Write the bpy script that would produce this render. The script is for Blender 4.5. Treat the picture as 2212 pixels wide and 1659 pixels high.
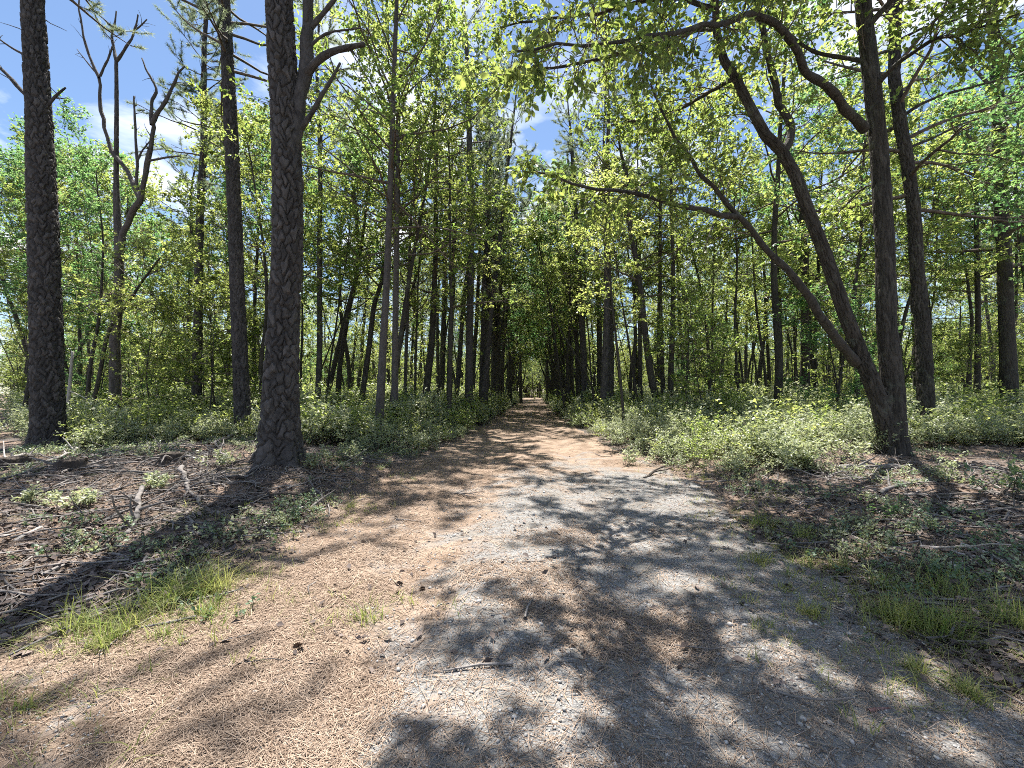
import bpy, math
import numpy as np
from mathutils import Vector

for o in list(bpy.data.objects):
    bpy.data.objects.remove(o, do_unlink=True)
scene = bpy.context.scene
COL = scene.collection

# ------------------------------------------------------------------ camera
CAM_H, F, W2, H2 = 1.5, 900.0, 1106.0, 829.5      # focal length and half size on a 2212 x 1659 frame
PITCH = math.atan2(15.5, F)                        # horizon a little below the middle
YAW = math.atan2(49.0, F)                          # the path runs along +Y, the lens looks a little left of it
cam_d = bpy.data.cameras.new("camera")
cam_d.sensor_width = 36.0
cam_d.lens = 36.0 * F / (2 * W2)
cam_d.clip_start = 0.05
cam_d.clip_end = 2000.0
cam = bpy.data.objects.new("camera", cam_d)
cam.location = (0, 0, CAM_H)
cam.rotation_euler = (math.pi / 2 + PITCH, 0, YAW)
COL.objects.link(cam)
scene.camera = cam

# ------------------------------------------------------------------ sky, sun, exposure
SUN_AZ, SUN_EL = math.radians(-14.0), math.radians(67.0)   # azimuth clockwise from +Y
sun_dir = Vector((math.sin(SUN_AZ) * math.cos(SUN_EL), math.cos(SUN_AZ) * math.cos(SUN_EL), math.sin(SUN_EL)))
sun_d = bpy.data.lights.new("sun", "SUN")
sun_d.energy = 5.0
sun_d.angle = math.radians(0.53)
sun_d.color = (1.0, 0.95, 0.87)
sun = bpy.data.objects.new("sun", sun_d)
sun.rotation_euler = sun_dir.to_track_quat("Z", "Y").to_euler()
sun.location = (0, 0, 40)
COL.objects.link(sun)

world = bpy.data.worlds.new("World")
scene.world = world
world.use_nodes = True
nt = world.node_tree
nt.nodes.clear()
N = lambda t, tree=nt: tree.nodes.new(t)
sky = N("ShaderNodeTexSky")
sky.sky_type = "NISHITA"
sky.sun_disc = False
sky.sun_elevation = SUN_EL
sky.sun_rotation = SUN_AZ
sky.air_density = 1.0
sky.dust_density = 0.2
sky.ozone_density = 3.0
tc = N("ShaderNodeTexCoord")
sep = N("ShaderNodeSeparateXYZ")
nt.links.new(tc.outputs["Generated"], sep.inputs[0])
za = N("ShaderNodeMath"); za.operation = "MAXIMUM"; za.inputs[1].default_value = 0.02
nt.links.new(sep.outputs["Z"], za.inputs[0])
zb = N("ShaderNodeMath"); zb.operation = "ADD"; zb.inputs[1].default_value = 0.12
nt.links.new(za.outputs[0], zb.inputs[0])
dx = N("ShaderNodeMath"); dx.operation = "DIVIDE"
dy = N("ShaderNodeMath"); dy.operation = "DIVIDE"
nt.links.new(sep.outputs["X"], dx.inputs[0]); nt.links.new(zb.outputs[0], dx.inputs[1])
nt.links.new(sep.outputs["Y"], dy.inputs[0]); nt.links.new(zb.outputs[0], dy.inputs[1])
cmb = N("ShaderNodeCombineXYZ")
nt.links.new(dx.outputs[0], cmb.inputs[0]); nt.links.new(dy.outputs[0], cmb.inputs[1])
cmb.inputs[2].default_value = 3.7
cn = N("ShaderNodeTexNoise"); cn.inputs["Scale"].default_value = 1.9; cn.inputs["Detail"].default_value = 7.0
cn.inputs["Roughness"].default_value = 0.55; cn.inputs["Distortion"].default_value = 0.3
nt.links.new(cmb.outputs[0], cn.inputs["Vector"])
cr = N("ShaderNodeValToRGB")
cr.color_ramp.elements[0].position = 0.49; cr.color_ramp.elements[0].color = (0, 0, 0, 1)
cr.color_ramp.elements[1].position = 0.68; cr.color_ramp.elements[1].color = (1, 1, 1, 1)
nt.links.new(cn.outputs["Fac"], cr.inputs[0])
mixc = N("ShaderNodeMixRGB")
mixc.inputs[2].default_value = (9.2, 9.4, 9.8, 1)
nt.links.new(cr.outputs[0], mixc.inputs[0]); nt.links.new(sky.outputs[0], mixc.inputs[1])
bg = N("ShaderNodeBackground"); bg.inputs["Strength"].default_value = 0.062
nt.links.new(mixc.outputs[0], bg.inputs["Color"])
wo = N("ShaderNodeOutputWorld")
nt.links.new(bg.outputs[0], wo.inputs[0])

scene.view_settings.view_transform = "Standard"
scene.view_settings.look = "None"
scene.view_settings.gamma = 1.0
scene.view_settings.exposure = 1.6
scene.render.engine = "CYCLES"
scene.cycles.max_bounces = 6
scene.cycles.diffuse_bounces = 4
scene.cycles.glossy_bounces = 2
scene.cycles.transmission_bounces = 4
scene.cycles.use_adaptive_sampling = True
scene.cycles.adaptive_threshold = 0.03
scene.cycles.use_denoising = False
scene.cycles.filter_width = 1.0
scene.cycles.sample_clamp_indirect = 6.0

# ------------------------------------------------------------------ numpy helpers
def smooth(a, b, x):
    t = np.clip((np.asarray(x, float) - a) / (b - a), 0, 1)
    return t * t * (3 - 2 * t)

def _hash(ix, iy, seed):
    h = (ix.astype(np.int64) * 374761393 + iy.astype(np.int64) * 668265263 + seed * 974634777) & 0x7FFFFFFF
    h = ((h ^ (h >> 13)) * 1274126177) & 0x7FFFFFFF
    h = h ^ (h >> 16)
    return (h & 0xFFFFF) / float(0xFFFFF)

def vnoise(x, y, seed=0):
    x = np.asarray(x, float); y = np.asarray(y, float)
    ix, iy = np.floor(x), np.floor(y)
    fx, fy = x - ix, y - iy
    fx = fx * fx * (3 - 2 * fx); fy = fy * fy * (3 - 2 * fy)
    a = _hash(ix, iy, seed); b = _hash(ix + 1, iy, seed); c = _hash(ix, iy + 1, seed); d = _hash(ix + 1, iy + 1, seed)
    return (a * (1 - fx) + b * fx) * (1 - fy) + (c * (1 - fx) + d * fx) * fy

def fbm(x, y, octaves=4, seed=0):
    s, a, t = 0.0, 0.5, 0.0
    for k in range(octaves):
        s = s + a * vnoise(np.asarray(x) * 2 ** k, np.asarray(y) * 2 ** k, seed + 17 * k); t += a; a *= 0.5
    return s / t

def cells(a, b, wrap, seed):
    """distance to the nearest and second nearest cell point, and the nearest cell's random value"""
    ia, ib = np.floor(a), np.floor(b)
    f1 = np.full(a.shape, 9.0); f2 = np.full(a.shape, 9.0); rv = np.zeros(a.shape)
    for i in (-1, 0, 1):
        for j in (-1, 0, 1):
            ca, cb = ia + i, ib + j
            wa = np.mod(ca, wrap)
            px = ca + 0.15 + 0.7 * _hash(wa, cb, seed); py = cb + 0.15 + 0.7 * _hash(wa, cb, seed + 5)
            d = np.hypot(a - px, b - py)
            r = _hash(wa, cb, seed + 9)
            closer = d < f1
            f2 = np.where(closer, f1, np.minimum(f2, d))
            rv = np.where(closer, r, rv)
            f1 = np.where(closer, d, f1)
    return f1, f2, rv

def unit(v):
    v = np.asarray(v, float)
    return v / np.maximum(np.linalg.norm(v, axis=-1, keepdims=True), 1e-9)

# the path's two edges and the ground's height
PY = np.array([-8, 0, 2, 3, 4.5, 6, 8, 10.5, 13.5, 20, 40, 90, 200.0])
PL = np.array([-3.6, -3.5, -3.1, -2.4, -2.3, -2.5, -2.6, -2.4, -2.2, -2.1, -2.1, -2.1, -2.1])
PR = np.array([3.0, 2.8, 2.3, 2.2, 2.2, 2.5, 2.5, 2.05, 1.75, 1.5, 1.5, 1.5, 1.5])
def path_left(y): return np.interp(y, PY, PL) + 0.35 * (fbm(np.asarray(y) * 0.9, 3.3, 3, 4) - 0.5)
def path_right(y): return np.interp(y, PY, PR) + 0.35 * (fbm(np.asarray(y) * 0.9, 8.3, 3, 5) - 0.5)

def terrain(x, y):
    x = np.asarray(x, float); y = np.asarray(y, float)
    off = np.maximum(path_left(y) - x, x - path_right(y))
    rise = 0.13 * smooth(0.0, 1.6, off) + 0.10 * smooth(0.5, 6, off)
    rise = rise + 0.20 * np.exp(-((x + 6.5) / 2.8) ** 2 - ((y - 8.1) / 1.4) ** 2) + 0.10 * np.exp(-((x + 4.3) / 0.9) ** 2 - ((y - 6.9) / 0.8) ** 2)
    n = (fbm(x * 0.35 + 40, y * 0.35 + 40, 3, 1) - 0.5) * 0.22 * smooth(0, 2.0, off)
    m = (fbm(x * 2.2 + 90, y * 2.2 + 90, 3, 2) - 0.5) * (0.03 + 0.13 * smooth(0, 1.2, off))
    rut = -0.035 * np.exp(-((x + 0.95) / 0.32) ** 2) - 0.035 * np.exp(-((x - 0.75) / 0.32) ** 2)
    return rise + n + m + rut * (off < 0)

# camera rays on the 2212 x 1659 frame
RIGHT = np.array([math.cos(YAW), math.sin(YAW), 0.0])
FWD = np.array([-math.sin(YAW) * math.cos(PITCH), math.cos(YAW) * math.cos(PITCH), math.sin(PITCH)])
UP = np.cross(RIGHT, FWD)
CAM = np.array([0, 0, CAM_H])
def at(u, v, depth):
    return CAM + depth * (FWD + (u - W2) / F * RIGHT + (H2 - v) / F * UP)
def ground_at(u, v):
    d = FWD + (u - W2) / F * RIGHT + (H2 - v) / F * UP
    z = 0.0
    for _ in range(12):
        t = (z - CAM_H) / d[2]
        p = CAM + t * d
        z = float(terrain(p[0], p[1]))
    p[2] = z
    return p
def depth_of(p): return float(np.dot(np.asarray(p) - CAM, FWD))
def u_of(p):
    q = np.asarray(p) - CAM
    return W2 + F * float(np.dot(q, RIGHT)) / float(np.dot(q, FWD))

# ------------------------------------------------------------------ mesh builder
class MB:
    def __init__(self):
        self.v, self.q, self.t, self.qm, self.tm, self.a, self.n = [], [], [], [], [], [], 0
    def add(self, v, q=None, t=None, mat=0, rnd=0.5):
        v = np.asarray(v, float).reshape(-1, 3)
        self.v.append(v)
        self.a.append(np.broadcast_to(np.asarray(rnd, float), (len(v),)))
        if q is not None and len(q):
            q = np.asarray(q, np.int64).reshape(-1, 4); self.q.append(q + self.n); self.qm.append(np.full(len(q), mat))
        if t is not None and len(t):
            t = np.asarray(t, np.int64).reshape(-1, 3); self.t.append(t + self.n); self.tm.append(np.full(len(t), mat))
        self.n += len(v)
    def mesh(self, name, mats, smooth_shade=True):
        v = np.concatenate(self.v).astype(np.float32)
        q = np.concatenate(self.q) if self.q else np.zeros((0, 4), np.int64)
        t = np.concatenate(self.t) if self.t else np.zeros((0, 3), np.int64)
        me = bpy.data.meshes.new(name)
        me.vertices.add(len(v)); me.vertices.foreach_set("co", v.ravel())
        loops = np.concatenate([q.ravel(), t.ravel()]).astype(np.int32)
        me.loops.add(len(loops)); me.loops.foreach_set("vertex_index", loops)
        sizes = np.concatenate([np.full(len(q), 4), np.full(len(t), 3)])
        starts = np.concatenate([[0], np.cumsum(sizes)[:-1]]).astype(np.int32) if len(sizes) else np.zeros(0, np.int32)
        me.polygons.add(len(sizes)); me.polygons.foreach_set("loop_start", starts)
        me.polygons.foreach_set("material_index", np.concatenate(self.qm + self.tm).astype(np.int32) if len(sizes) else [])
        if smooth_shade:
            me.polygons.foreach_set("use_smooth", np.ones(len(sizes), bool))
        for m in mats: me.materials.append(m)
        at_ = me.attributes.new("rnd", "FLOAT", "POINT")
        at_.data.foreach_set("value", np.concatenate(self.a).astype(np.float32))
        me.update(calc_edges=True)
        return me
    def build(self, name, mats, parent=None, smooth_shade=True):
        o = bpy.data.objects.new(name, self.mesh(name, mats, smooth_shade))
        COL.objects.link(o)
        if parent is not None: o.parent = parent
        return o

def frames(p):
    d = np.gradient(p, axis=0)
    d = unit(d)
    m = d.mean(axis=0)
    ref = np.eye(3)[np.argmin(np.abs(m))]
    a = unit(np.cross(d, ref)); b = np.cross(d, a)
    return d, a, b

def tube(mb, p, r, k=6, mat=0, rnd=0.5, cap=True, dr=None):
    p = np.asarray(p, float); r = np.broadcast_to(np.asarray(r, float), (len(p),))
    d, a, b = frames(p)
    th = np.linspace(0, 2 * np.pi, k, endpoint=False)
    rr = r[:, None] * np.ones((1, k))
    if dr is not None: rr = rr + dr
    v = p[:, None, :] + rr[..., None] * (np.cos(th)[None, :, None] * a[:, None, :] + np.sin(th)[None, :, None] * b[:, None, :])
    n = len(p)
    i, j = np.meshgrid(np.arange(n - 1), np.arange(k), indexing="ij")
    q = np.stack([i * k + j, (i + 1) * k + j, (i + 1) * k + (j + 1) % k, i * k + (j + 1) % k], -1).reshape(-1, 4)
    v = v.reshape(-1, 3); t = None
    if cap:
        tip = p[-1] + d[-1] * r[-1] * 0.6
        v = np.vstack([v, tip])
        if not np.isscalar(rnd): rnd = np.append(np.asarray(rnd).ravel(), 0.5)
        jj = np.arange(k)
        t = np.stack([(n - 1) * k + jj, np.full(k, n * k), (n - 1) * k + (jj + 1) % k], -1)
    mb.add(v, q, t, mat, rnd)

def resample(p, step):
    p = np.asarray(p, float)
    s = np.concatenate([[0], np.cumsum(np.linalg.norm(np.diff(p, axis=0), axis=1))])
    n = max(2, int(s[-1] / step) + 1)
    x = np.linspace(0, s[-1], n)
    q = np.stack([np.interp(x, s, p[:, c]) for c in range(3)], -1)
    # soften the corners
    for _ in range(2):
        if len(q) > 4: q[1:-1] = 0.5 * q[1:-1] + 0.25 * (q[:-2] + q[2:])
    return q, x / s[-1]

# ------------------------------------------------------------------ materials
def material(name):
    m = bpy.data.materials.new(name); m.use_nodes = True
    t = m.node_tree; t.nodes.clear()
    out = t.nodes.new("ShaderNodeOutputMaterial")
    return m, t, out
def nd(t, kind, **kw):
    n = t.nodes.new(kind)
    for k, v in kw.items():
        if hasattr(n, k): setattr(n, k, v)
        else: n.inputs[k.replace("_", " ")].default_value = v
    return n
def ramp(t, stops):
    n = t.nodes.new("ShaderNodeValToRGB")
    e = n.color_ramp.elements
    while len(e) < len(stops): e.new(0.5)
    for i, (p, c) in enumerate(stops):
        e[i].position = p; e[i].color = (*c, 1)
    return n
def noise(t, scale, detail=4, rough=0.55, vec=None, dist=0.0):
    n = nd(t, "ShaderNodeTexNoise", Scale=scale, Detail=detail, Roughness=rough, Distortion=dist)
    if vec is not None: t.links.new(vec, n.inputs["Vector"])
    return n
def mapped(t, scale, rot=(0, 0, 0), source="Object"):
    c = t.nodes.new("ShaderNodeTexCoord"); m = t.nodes.new("ShaderNodeMapping")
    m.inputs["Scale"].default_value = scale; m.inputs["Rotation"].default_value = rot
    t.links.new(c.outputs[source], m.inputs[0])
    return m.outputs[0]
def mix(t, fac, a, b, mode="MIX"):
    n = t.nodes.new("ShaderNodeMixRGB"); n.blend_type = mode
    for i, x in ((0, fac), (1, a), (2, b)):
        if isinstance(x, (int, float)): n.inputs[i].default_value = x
        elif isinstance(x, tuple): n.inputs[i].default_value = (*x, 1)
        else: t.links.new(x, n.inputs[i])
    return n.outputs[0]
def math_(t, op, a, b=0.0, clamp=False):
    n = t.nodes.new("ShaderNodeMath"); n.operation = op; n.use_clamp = clamp
    for i, x in ((0, a), (1, b)):
        if isinstance(x, (int, float)): n.inputs[i].default_value = x
        else: t.links.new(x, n.inputs[i])
    return n.outputs[0]
def maprange(t, x, a, b, c=0.0, d=1.0):
    n = t.nodes.new("ShaderNodeMapRange"); n.interpolation_type = "SMOOTHSTEP"
    t.links.new(x, n.inputs[0])
    for i, k in enumerate((a, b, c, d)): n.inputs[i + 1].default_value = k
    return n.outputs[0]

def bark(name, dark, light, zs=0.35, scale=9.0, bump=0.6, moss=None):
    m, t, out = material(name)
    pl = nd(t, "ShaderNodeAttribute"); pl.attribute_name = "rnd"      # tone of each plate
    vec = mapped(t, (1, 1, zs))
    n1 = noise(t, scale, 6, 0.65, vec, 0.6)
    n2 = noise(t, 1.3, 3, 0.5, mapped(t, (1, 1, 0.6)))
    vo = nd(t, "ShaderNodeTexVoronoi", Scale=scale * 1.3); vo.feature = "DISTANCE_TO_EDGE"
    t.links.new(vec, vo.inputs["Vector"])
    mid = tuple(0.5 * (a + b) for a, b in zip(dark, light))
    r = ramp(t, [(0.30, dark), (0.5, mid), (0.72, light)])
    t.links.new(n1.outputs[0], r.inputs[0])
    col = mix(t, maprange(t, n2.outputs[0], 0.35, 0.7, 0.0, 0.6), r.outputs[0], (mid[0] * 1.25, mid[1] * 1.2, mid[2] * 1.2))
    if moss:
        n3 = noise(t, 3.2, 5, 0.6, mapped(t, (1, 1, 1)))
        col = mix(t, maprange(t, n3.outputs[0], 0.56, 0.68, 0.0, 0.75), col, moss)
    col = mix(t, 1.0, col, mix(t, pl.outputs["Fac"], (0.65, 0.65, 0.65), (1.4, 1.38, 1.36)), "MULTIPLY")
    p = nd(t, "ShaderNodeBsdfPrincipled"); p.inputs["Roughness"].default_value = 0.88
    p.inputs["Specular IOR Level"].default_value = 0.2
    t.links.new(col, p.inputs["Base Color"])
    h = math_(t, "ADD", math_(t, "MULTIPLY", maprange(t, vo.outputs["Distance"], 0, 0.18), 0.6), n1.outputs[0])
    b = nd(t, "ShaderNodeBump", Strength=bump, Distance=0.03)
    t.links.new(h, b.inputs["Height"]); t.links.new(b.outputs[0], p.inputs["Normal"])
    t.links.new(p.outputs[0], out.inputs[0])
    return m

def leafy(name, a, b, ta, tb, trans=0.45, rough=0.42, spec=0.45, hue_by_object=0.35):
    """A leaf: glossy top, lets light through in a yellower green; tone varies from leaf to leaf and plant to plant."""
    m, t, out = material(name)
    at_ = nd(t, "ShaderNodeAttribute"); at_.attribute_name = "rnd"
    oi = nd(t, "ShaderNodeObjectInfo")
    f = math_(t, "ADD", math_(t, "MULTIPLY", at_.outputs["Fac"], 1 - hue_by_object), math_(t, "MULTIPLY", oi.outputs["Random"], hue_by_object))
    p = nd(t, "ShaderNodeBsdfPrincipled")
    p.inputs["Roughness"].default_value = rough; p.inputs["Specular IOR Level"].default_value = spec
    t.links.new(mix(t, f, a, b), p.inputs["Base Color"])
    tr = nd(t, "ShaderNodeBsdfTranslucent"); t.links.new(mix(t, f, ta, tb), tr.inputs["Color"])
    ms = nd(t, "ShaderNodeMixShader"); ms.inputs[0].default_value = trans
    t.links.new(p.outputs[0], ms.inputs[1]); t.links.new(tr.outputs[0], ms.inputs[2])
    t.links.new(ms.outputs[0], out.inputs[0])
    return m

def plain(name, a, b, scale=6, rough=0.85, spec=0.2, by_rnd=False):
    m, t, out = material(name)
    p = nd(t, "ShaderNodeBsdfPrincipled"); p.inputs["Roughness"].default_value = rough
    p.inputs["Specular IOR Level"].default_value = spec
    if by_rnd:
        at_ = nd(t, "ShaderNodeAttribute"); at_.attribute_name = "rnd"; f = at_.outputs["Fac"]
    else:
        f = maprange(t, noise(t, scale, 5, 0.6, mapped(t, (1, 1, 1))).outputs[0], 0.3, 0.7)
    t.links.new(mix(t, f, a, b), p.inputs["Base Color"])
    t.links.new(p.outputs[0], out.inputs[0])
    return m

M = {}
M["pine_bark"] = bark("pine bark", (0.015, 0.014, 0.0138), (0.098, 0.092, 0.091), 0.4, 11, 0.5)
M["oak_bark"] = bark("oak bark", (0.016, 0.0145, 0.0128), (0.078, 0.072, 0.064), 0.22, 13, 0.6, (0.085, 0.09, 0.072))
M["grey_bark"] = bark("grey bark", (0.035, 0.032, 0.031), (0.125, 0.114, 0.11), 0.3, 12, 0.4)
M["dead_wood"] = bark("dead wood", (0.055, 0.051, 0.049), (0.25, 0.235, 0.225), 0.15, 10, 0.4)
M["pale_wood"] = bark("pale wood", (0.20, 0.185, 0.17), (0.44, 0.42, 0.40), 0.2, 9, 0.3)
M["dark_wood"] = bark("dark rotten wood", (0.02, 0.017, 0.015), (0.08, 0.067, 0.058), 0.2, 10, 0.6)
M["twig"] = plain("twig", (0.06, 0.05, 0.04), (0.15, 0.12, 0.10), 8)
M["oak_leaf"] = leafy("oak leaf", (0.055, 0.088, 0.026), (0.115, 0.14, 0.05), (0.20, 0.33, 0.055), (0.56, 0.59, 0.16), 0.5)
M["light_leaf"] = leafy("light leaf", (0.07, 0.11, 0.034), (0.14, 0.165, 0.06), (0.26, 0.42, 0.08), (0.64, 0.66, 0.20), 0.53)
M["deep_leaf"] = leafy("deep leaf", (0.042, 0.092, 0.038), (0.08, 0.13, 0.046), (0.12, 0.34, 0.11), (0.38, 0.54, 0.16), 0.5)
M["needle"] = leafy("pine needle", (0.08, 0.12, 0.09), (0.13, 0.155, 0.10), (0.26, 0.36, 0.22), (0.42, 0.46, 0.24), 0.45, 0.5, 0.3)
M["shrub_leaf"] = leafy("shrub leaf", (0.17, 0.21, 0.125), (0.33, 0.35, 0.235), (0.36, 0.45, 0.19), (0.58, 0.60, 0.31), 0.38, 0.45, 0.5)
M["low_leaf"] = leafy("low leaf", (0.07, 0.13, 0.07), (0.13, 0.19, 0.12), (0.18, 0.30, 0.10), (0.32, 0.38, 0.14), 0.3, 0.5, 0.4)
M["grass"] = leafy("grass blade", (0.10, 0.165, 0.035), (0.34, 0.31, 0.14), (0.26, 0.40, 0.06), (0.60, 0.54, 0.20), 0.4, 0.5, 0.3)
M["litter_leaf"] = plain("fallen leaf", (0.045, 0.035, 0.032), (0.23, 0.185, 0.165), by_rnd=True)
M["straw"] = plain("fallen needle", (0.10, 0.065, 0.045), (0.40, 0.31, 0.24), by_rnd=True)
M["pebble"] = plain("pebble", (0.17, 0.165, 0.16), (0.45, 0.43, 0.41), by_rnd=True)
M["cone"] = plain("pine cone", (0.09, 0.06, 0.045), (0.20, 0.14, 0.10), 30)
M["red_wood"] = plain("reddish stick", (0.16, 0.08, 0.07), (0.28, 0.17, 0.15), 20)

def ground_material():
    m, t, out = material("forest litter")
    vec = mapped(t, (1, 1, 1))
    big = noise(t, 0.9, 4, 0.6, vec)
    fine = noise(t, 38, 6, 0.75, vec, 0.4)
    med = noise(t, 8, 5, 0.65, vec, 0.3)
    dk = mix(t, fine.outputs[0], (0.034, 0.031, 0.030), (0.145, 0.130, 0.122))
    nd_ = mix(t, fine.outputs[0], (0.12, 0.08, 0.06), (0.33, 0.25, 0.20))
    f = maprange(t, math_(t, "ADD", math_(t, "MULTIPLY", big.outputs[0], 0.7), math_(t, "MULTIPLY", med.outputs[0], 0.45)), 0.49, 0.66)
    col = mix(t, f, dk, nd_)
    g = maprange(t, noise(t, 1.7, 5, 0.65, mapped(t, (1, 1, 1), (0, 0, 1.1))).outputs[0], 0.53, 0.66, 0, 0.7)
    col = mix(t, g, col, mix(t, fine.outputs[0], (0.035, 0.042, 0.022), (0.105, 0.11, 0.065)))
    p = nd(t, "ShaderNodeBsdfPrincipled"); p.inputs["Roughness"].default_value = 0.95; p.inputs["Specular IOR Level"].default_value = 0.1
    t.links.new(col, p.inputs["Base Color"])
    b = nd(t, "ShaderNodeBump", Strength=0.9, Distance=0.03)
    t.links.new(math_(t, "ADD", fine.outputs[0], med.outputs[0]), b.inputs["Height"]); t.links.new(b.outputs[0], p.inputs["Normal"])
    t.links.new(p.outputs[0], out.inputs[0])
    return m

def path_material():
    m, t, out = material("gravel and needles")
    vec = mapped(t, (1, 1, 1))
    sx = nd(t, "ShaderNodeSeparateXYZ"); t.links.new(vec, sx.inputs[0])
    # straw: thin streaks in four directions
    st = None
    for i, (a, s) in enumerate(((0.4, 1.0), (1.3, 1.1), (2.2, 0.9), (2.9, 1.2))):
        n = noise(t, 1.0, 3, 0.6, mapped(t, (150 * s, 14 * s, 40), (0, 0, a)))
        st = n.outputs[0] if st is None else math_(t, "MAXIMUM", st, n.outputs[0])
    straw = ramp(t, [(0.42, (0.115, 0.080, 0.058)), (0.58, (0.225, 0.168, 0.127)), (0.76, (0.36, 0.285, 0.225))])
    t.links.new(st, straw.inputs[0])
    mat_tone = mix(t, maprange(t, noise(t, 2.6, 6, 0.7, mapped(t, (1, 1, 1), (0, 0, 0.7)), 0.6).outputs[0], 0.36, 0.62), (0.62, 0.58, 0.55), (1.12, 1.12, 1.12))
    vo = nd(t, "ShaderNodeTexVoronoi", Scale=110.0); t.links.new(vec, vo.inputs["Vector"])
    gfine = noise(t, 60, 6, 0.75, vec)
    grav = ramp(t, [(0.3, (0.115, 0.112, 0.110)), (0.55, (0.215, 0.210, 0.205)), (0.85, (0.40, 0.39, 0.38))])
    t.links.new(math_(t, "ADD", math_(t, "MULTIPLY", vo.outputs["Color"], 0.45), math_(t, "MULTIPLY", gfine.outputs[0], 0.6)), grav.inputs[0])
    dust = mix(t, maprange(t, noise(t, 2.3, 5, 0.6, vec).outputs[0], 0.45, 0.62), grav.outputs[0], mix(t, gfine.outputs[0], (0.11, 0.103, 0.095), (0.28, 0.265, 0.245)))
    # where the needles lie: left, far along, and in drifts
    left = maprange(t, sx.outputs[0], 0.1, -1.4)
    far = maprange(t, math_(t, "ADD", sx.outputs[1], math_(t, "MULTIPLY", noise(t, 0.6, 3, 0.5, mapped(t, (1, 0.5, 1), (0, 0, 0.3))).outputs[0], 9.0)), 8.0, 17.0)
    cover = math_(t, "ADD", math_(t, "ADD", math_(t, "MULTIPLY", left, 0.28), math_(t, "MULTIPLY", far, 0.37)), math_(t, "MULTIPLY", noise(t, 1.05, 7, 0.68, vec, 0.9).outputs[0], 0.95))
    cover = math_(t, "ADD", cover, math_(t, "MULTIPLY", math_(t, "SUBTRACT", gfine.outputs[0], 0.5), 0.25))
    f = maprange(t, cover, 0.56, 0.76)
    col = mix(t, f, dust, mix(t, 1.0, straw.outputs[0], mat_tone, "MULTIPLY"))
    p = nd(t, "ShaderNodeBsdfPrincipled"); p.inputs["Roughness"].default_value = 0.93; p.inputs["Specular IOR Level"].default_value = 0.15
    t.links.new(col, p.inputs["Base Color"])
    b = nd(t, "ShaderNodeBump", Strength=0.8, Distance=0.012)
    h = mix(t, f, math_(t, "SUBTRACT", 1.0, vo.outputs["Distance"]), st)
    t.links.new(h, b.inputs["Height"]); t.links.new(b.outputs[0], p.inputs["Normal"])
    t.links.new(p.outputs[0], out.inputs[0])
    return m
M["ground"] = ground_material()
M["path"] = path_material()

# ------------------------------------------------------------------ naming
def tag(o, label=None, cat=None, group=None, kind=None):
    if label: o["label"] = label
    if cat: o["category"] = cat
    if group: o["group"] = group
    if kind: o["kind"] = kind
    return o
def empty(name, p):
    o = bpy.data.objects.new(name, None); o.empty_display_size = 0.2
    o.location = p; COL.objects.link(o); return o
def copy_tree(o, parent=None):
    c = o.copy(); COL.objects.link(c); c.parent = parent
    for ch in o.children: copy_tree(ch, c)
    return c

# ------------------------------------------------------------------ ground and path
def spaced(first, grow, most, end):
    out, s = [0.0], first
    while out[-1] < end:
        out.append(out[-1] + s); s = min(s * grow, most)
    return np.array(out)
gy = 1.0 + spaced(0.055, 1.026, 8.0, 320)
gy = np.concatenate([-12 + np.linspace(0, 13, 28)[:-1], gy])
gx = spaced(0.07, 1.04, 8.0, 220)
gx = np.concatenate([-gx[:0:-1], gx])
def sheet(xs, ys, z):
    n, k = xs.shape
    v = np.stack([xs, ys, z], -1).reshape(-1, 3)
    i, j = np.meshgrid(np.arange(n - 1), np.arange(k - 1), indexing="ij")
    q = np.stack([i * k + j, i * k + j + 1, (i + 1) * k + j + 1, (i + 1) * k + j], -1).reshape(-1, 4)
    return v, q
X, Y = np.meshgrid(gx, gy)
mb = MB(); mb.add(*sheet(X, Y, terrain(X, Y)))
tag(mb.build("ground", [M["ground"]]), kind="structure")
py = np.concatenate([np.linspace(-3, 1, 14)[:-1], 1 + spaced(0.04, 1.018, 3.0, 150)])
s = np.linspace(0, 1, 90)
lft, rgt = path_left(py) - 0.15, path_right(py) + 0.15
jit = 0.22 * (fbm(py * 3.1, 1.7, 4, 31) - 0.5); jit2 = 0.22 * (fbm(py * 3.1, 5.7, 4, 32) - 0.5)
X = (lft + jit)[:, None] * (1 - s) + (rgt + jit2)[:, None] * s
Y = np.repeat(py[:, None], len(s), 1)
edge = np.minimum(s, 1 - s)[None, :] * (rgt - lft)[:, None]
Z = terrain(X, Y) + 0.012 - 0.03 * (1 - smooth(0.0, 0.10, edge))
mb = MB(); mb.add(*sheet(X, Y, Z))
tag(mb.build("path", [M["path"]]), kind="structure")

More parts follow.
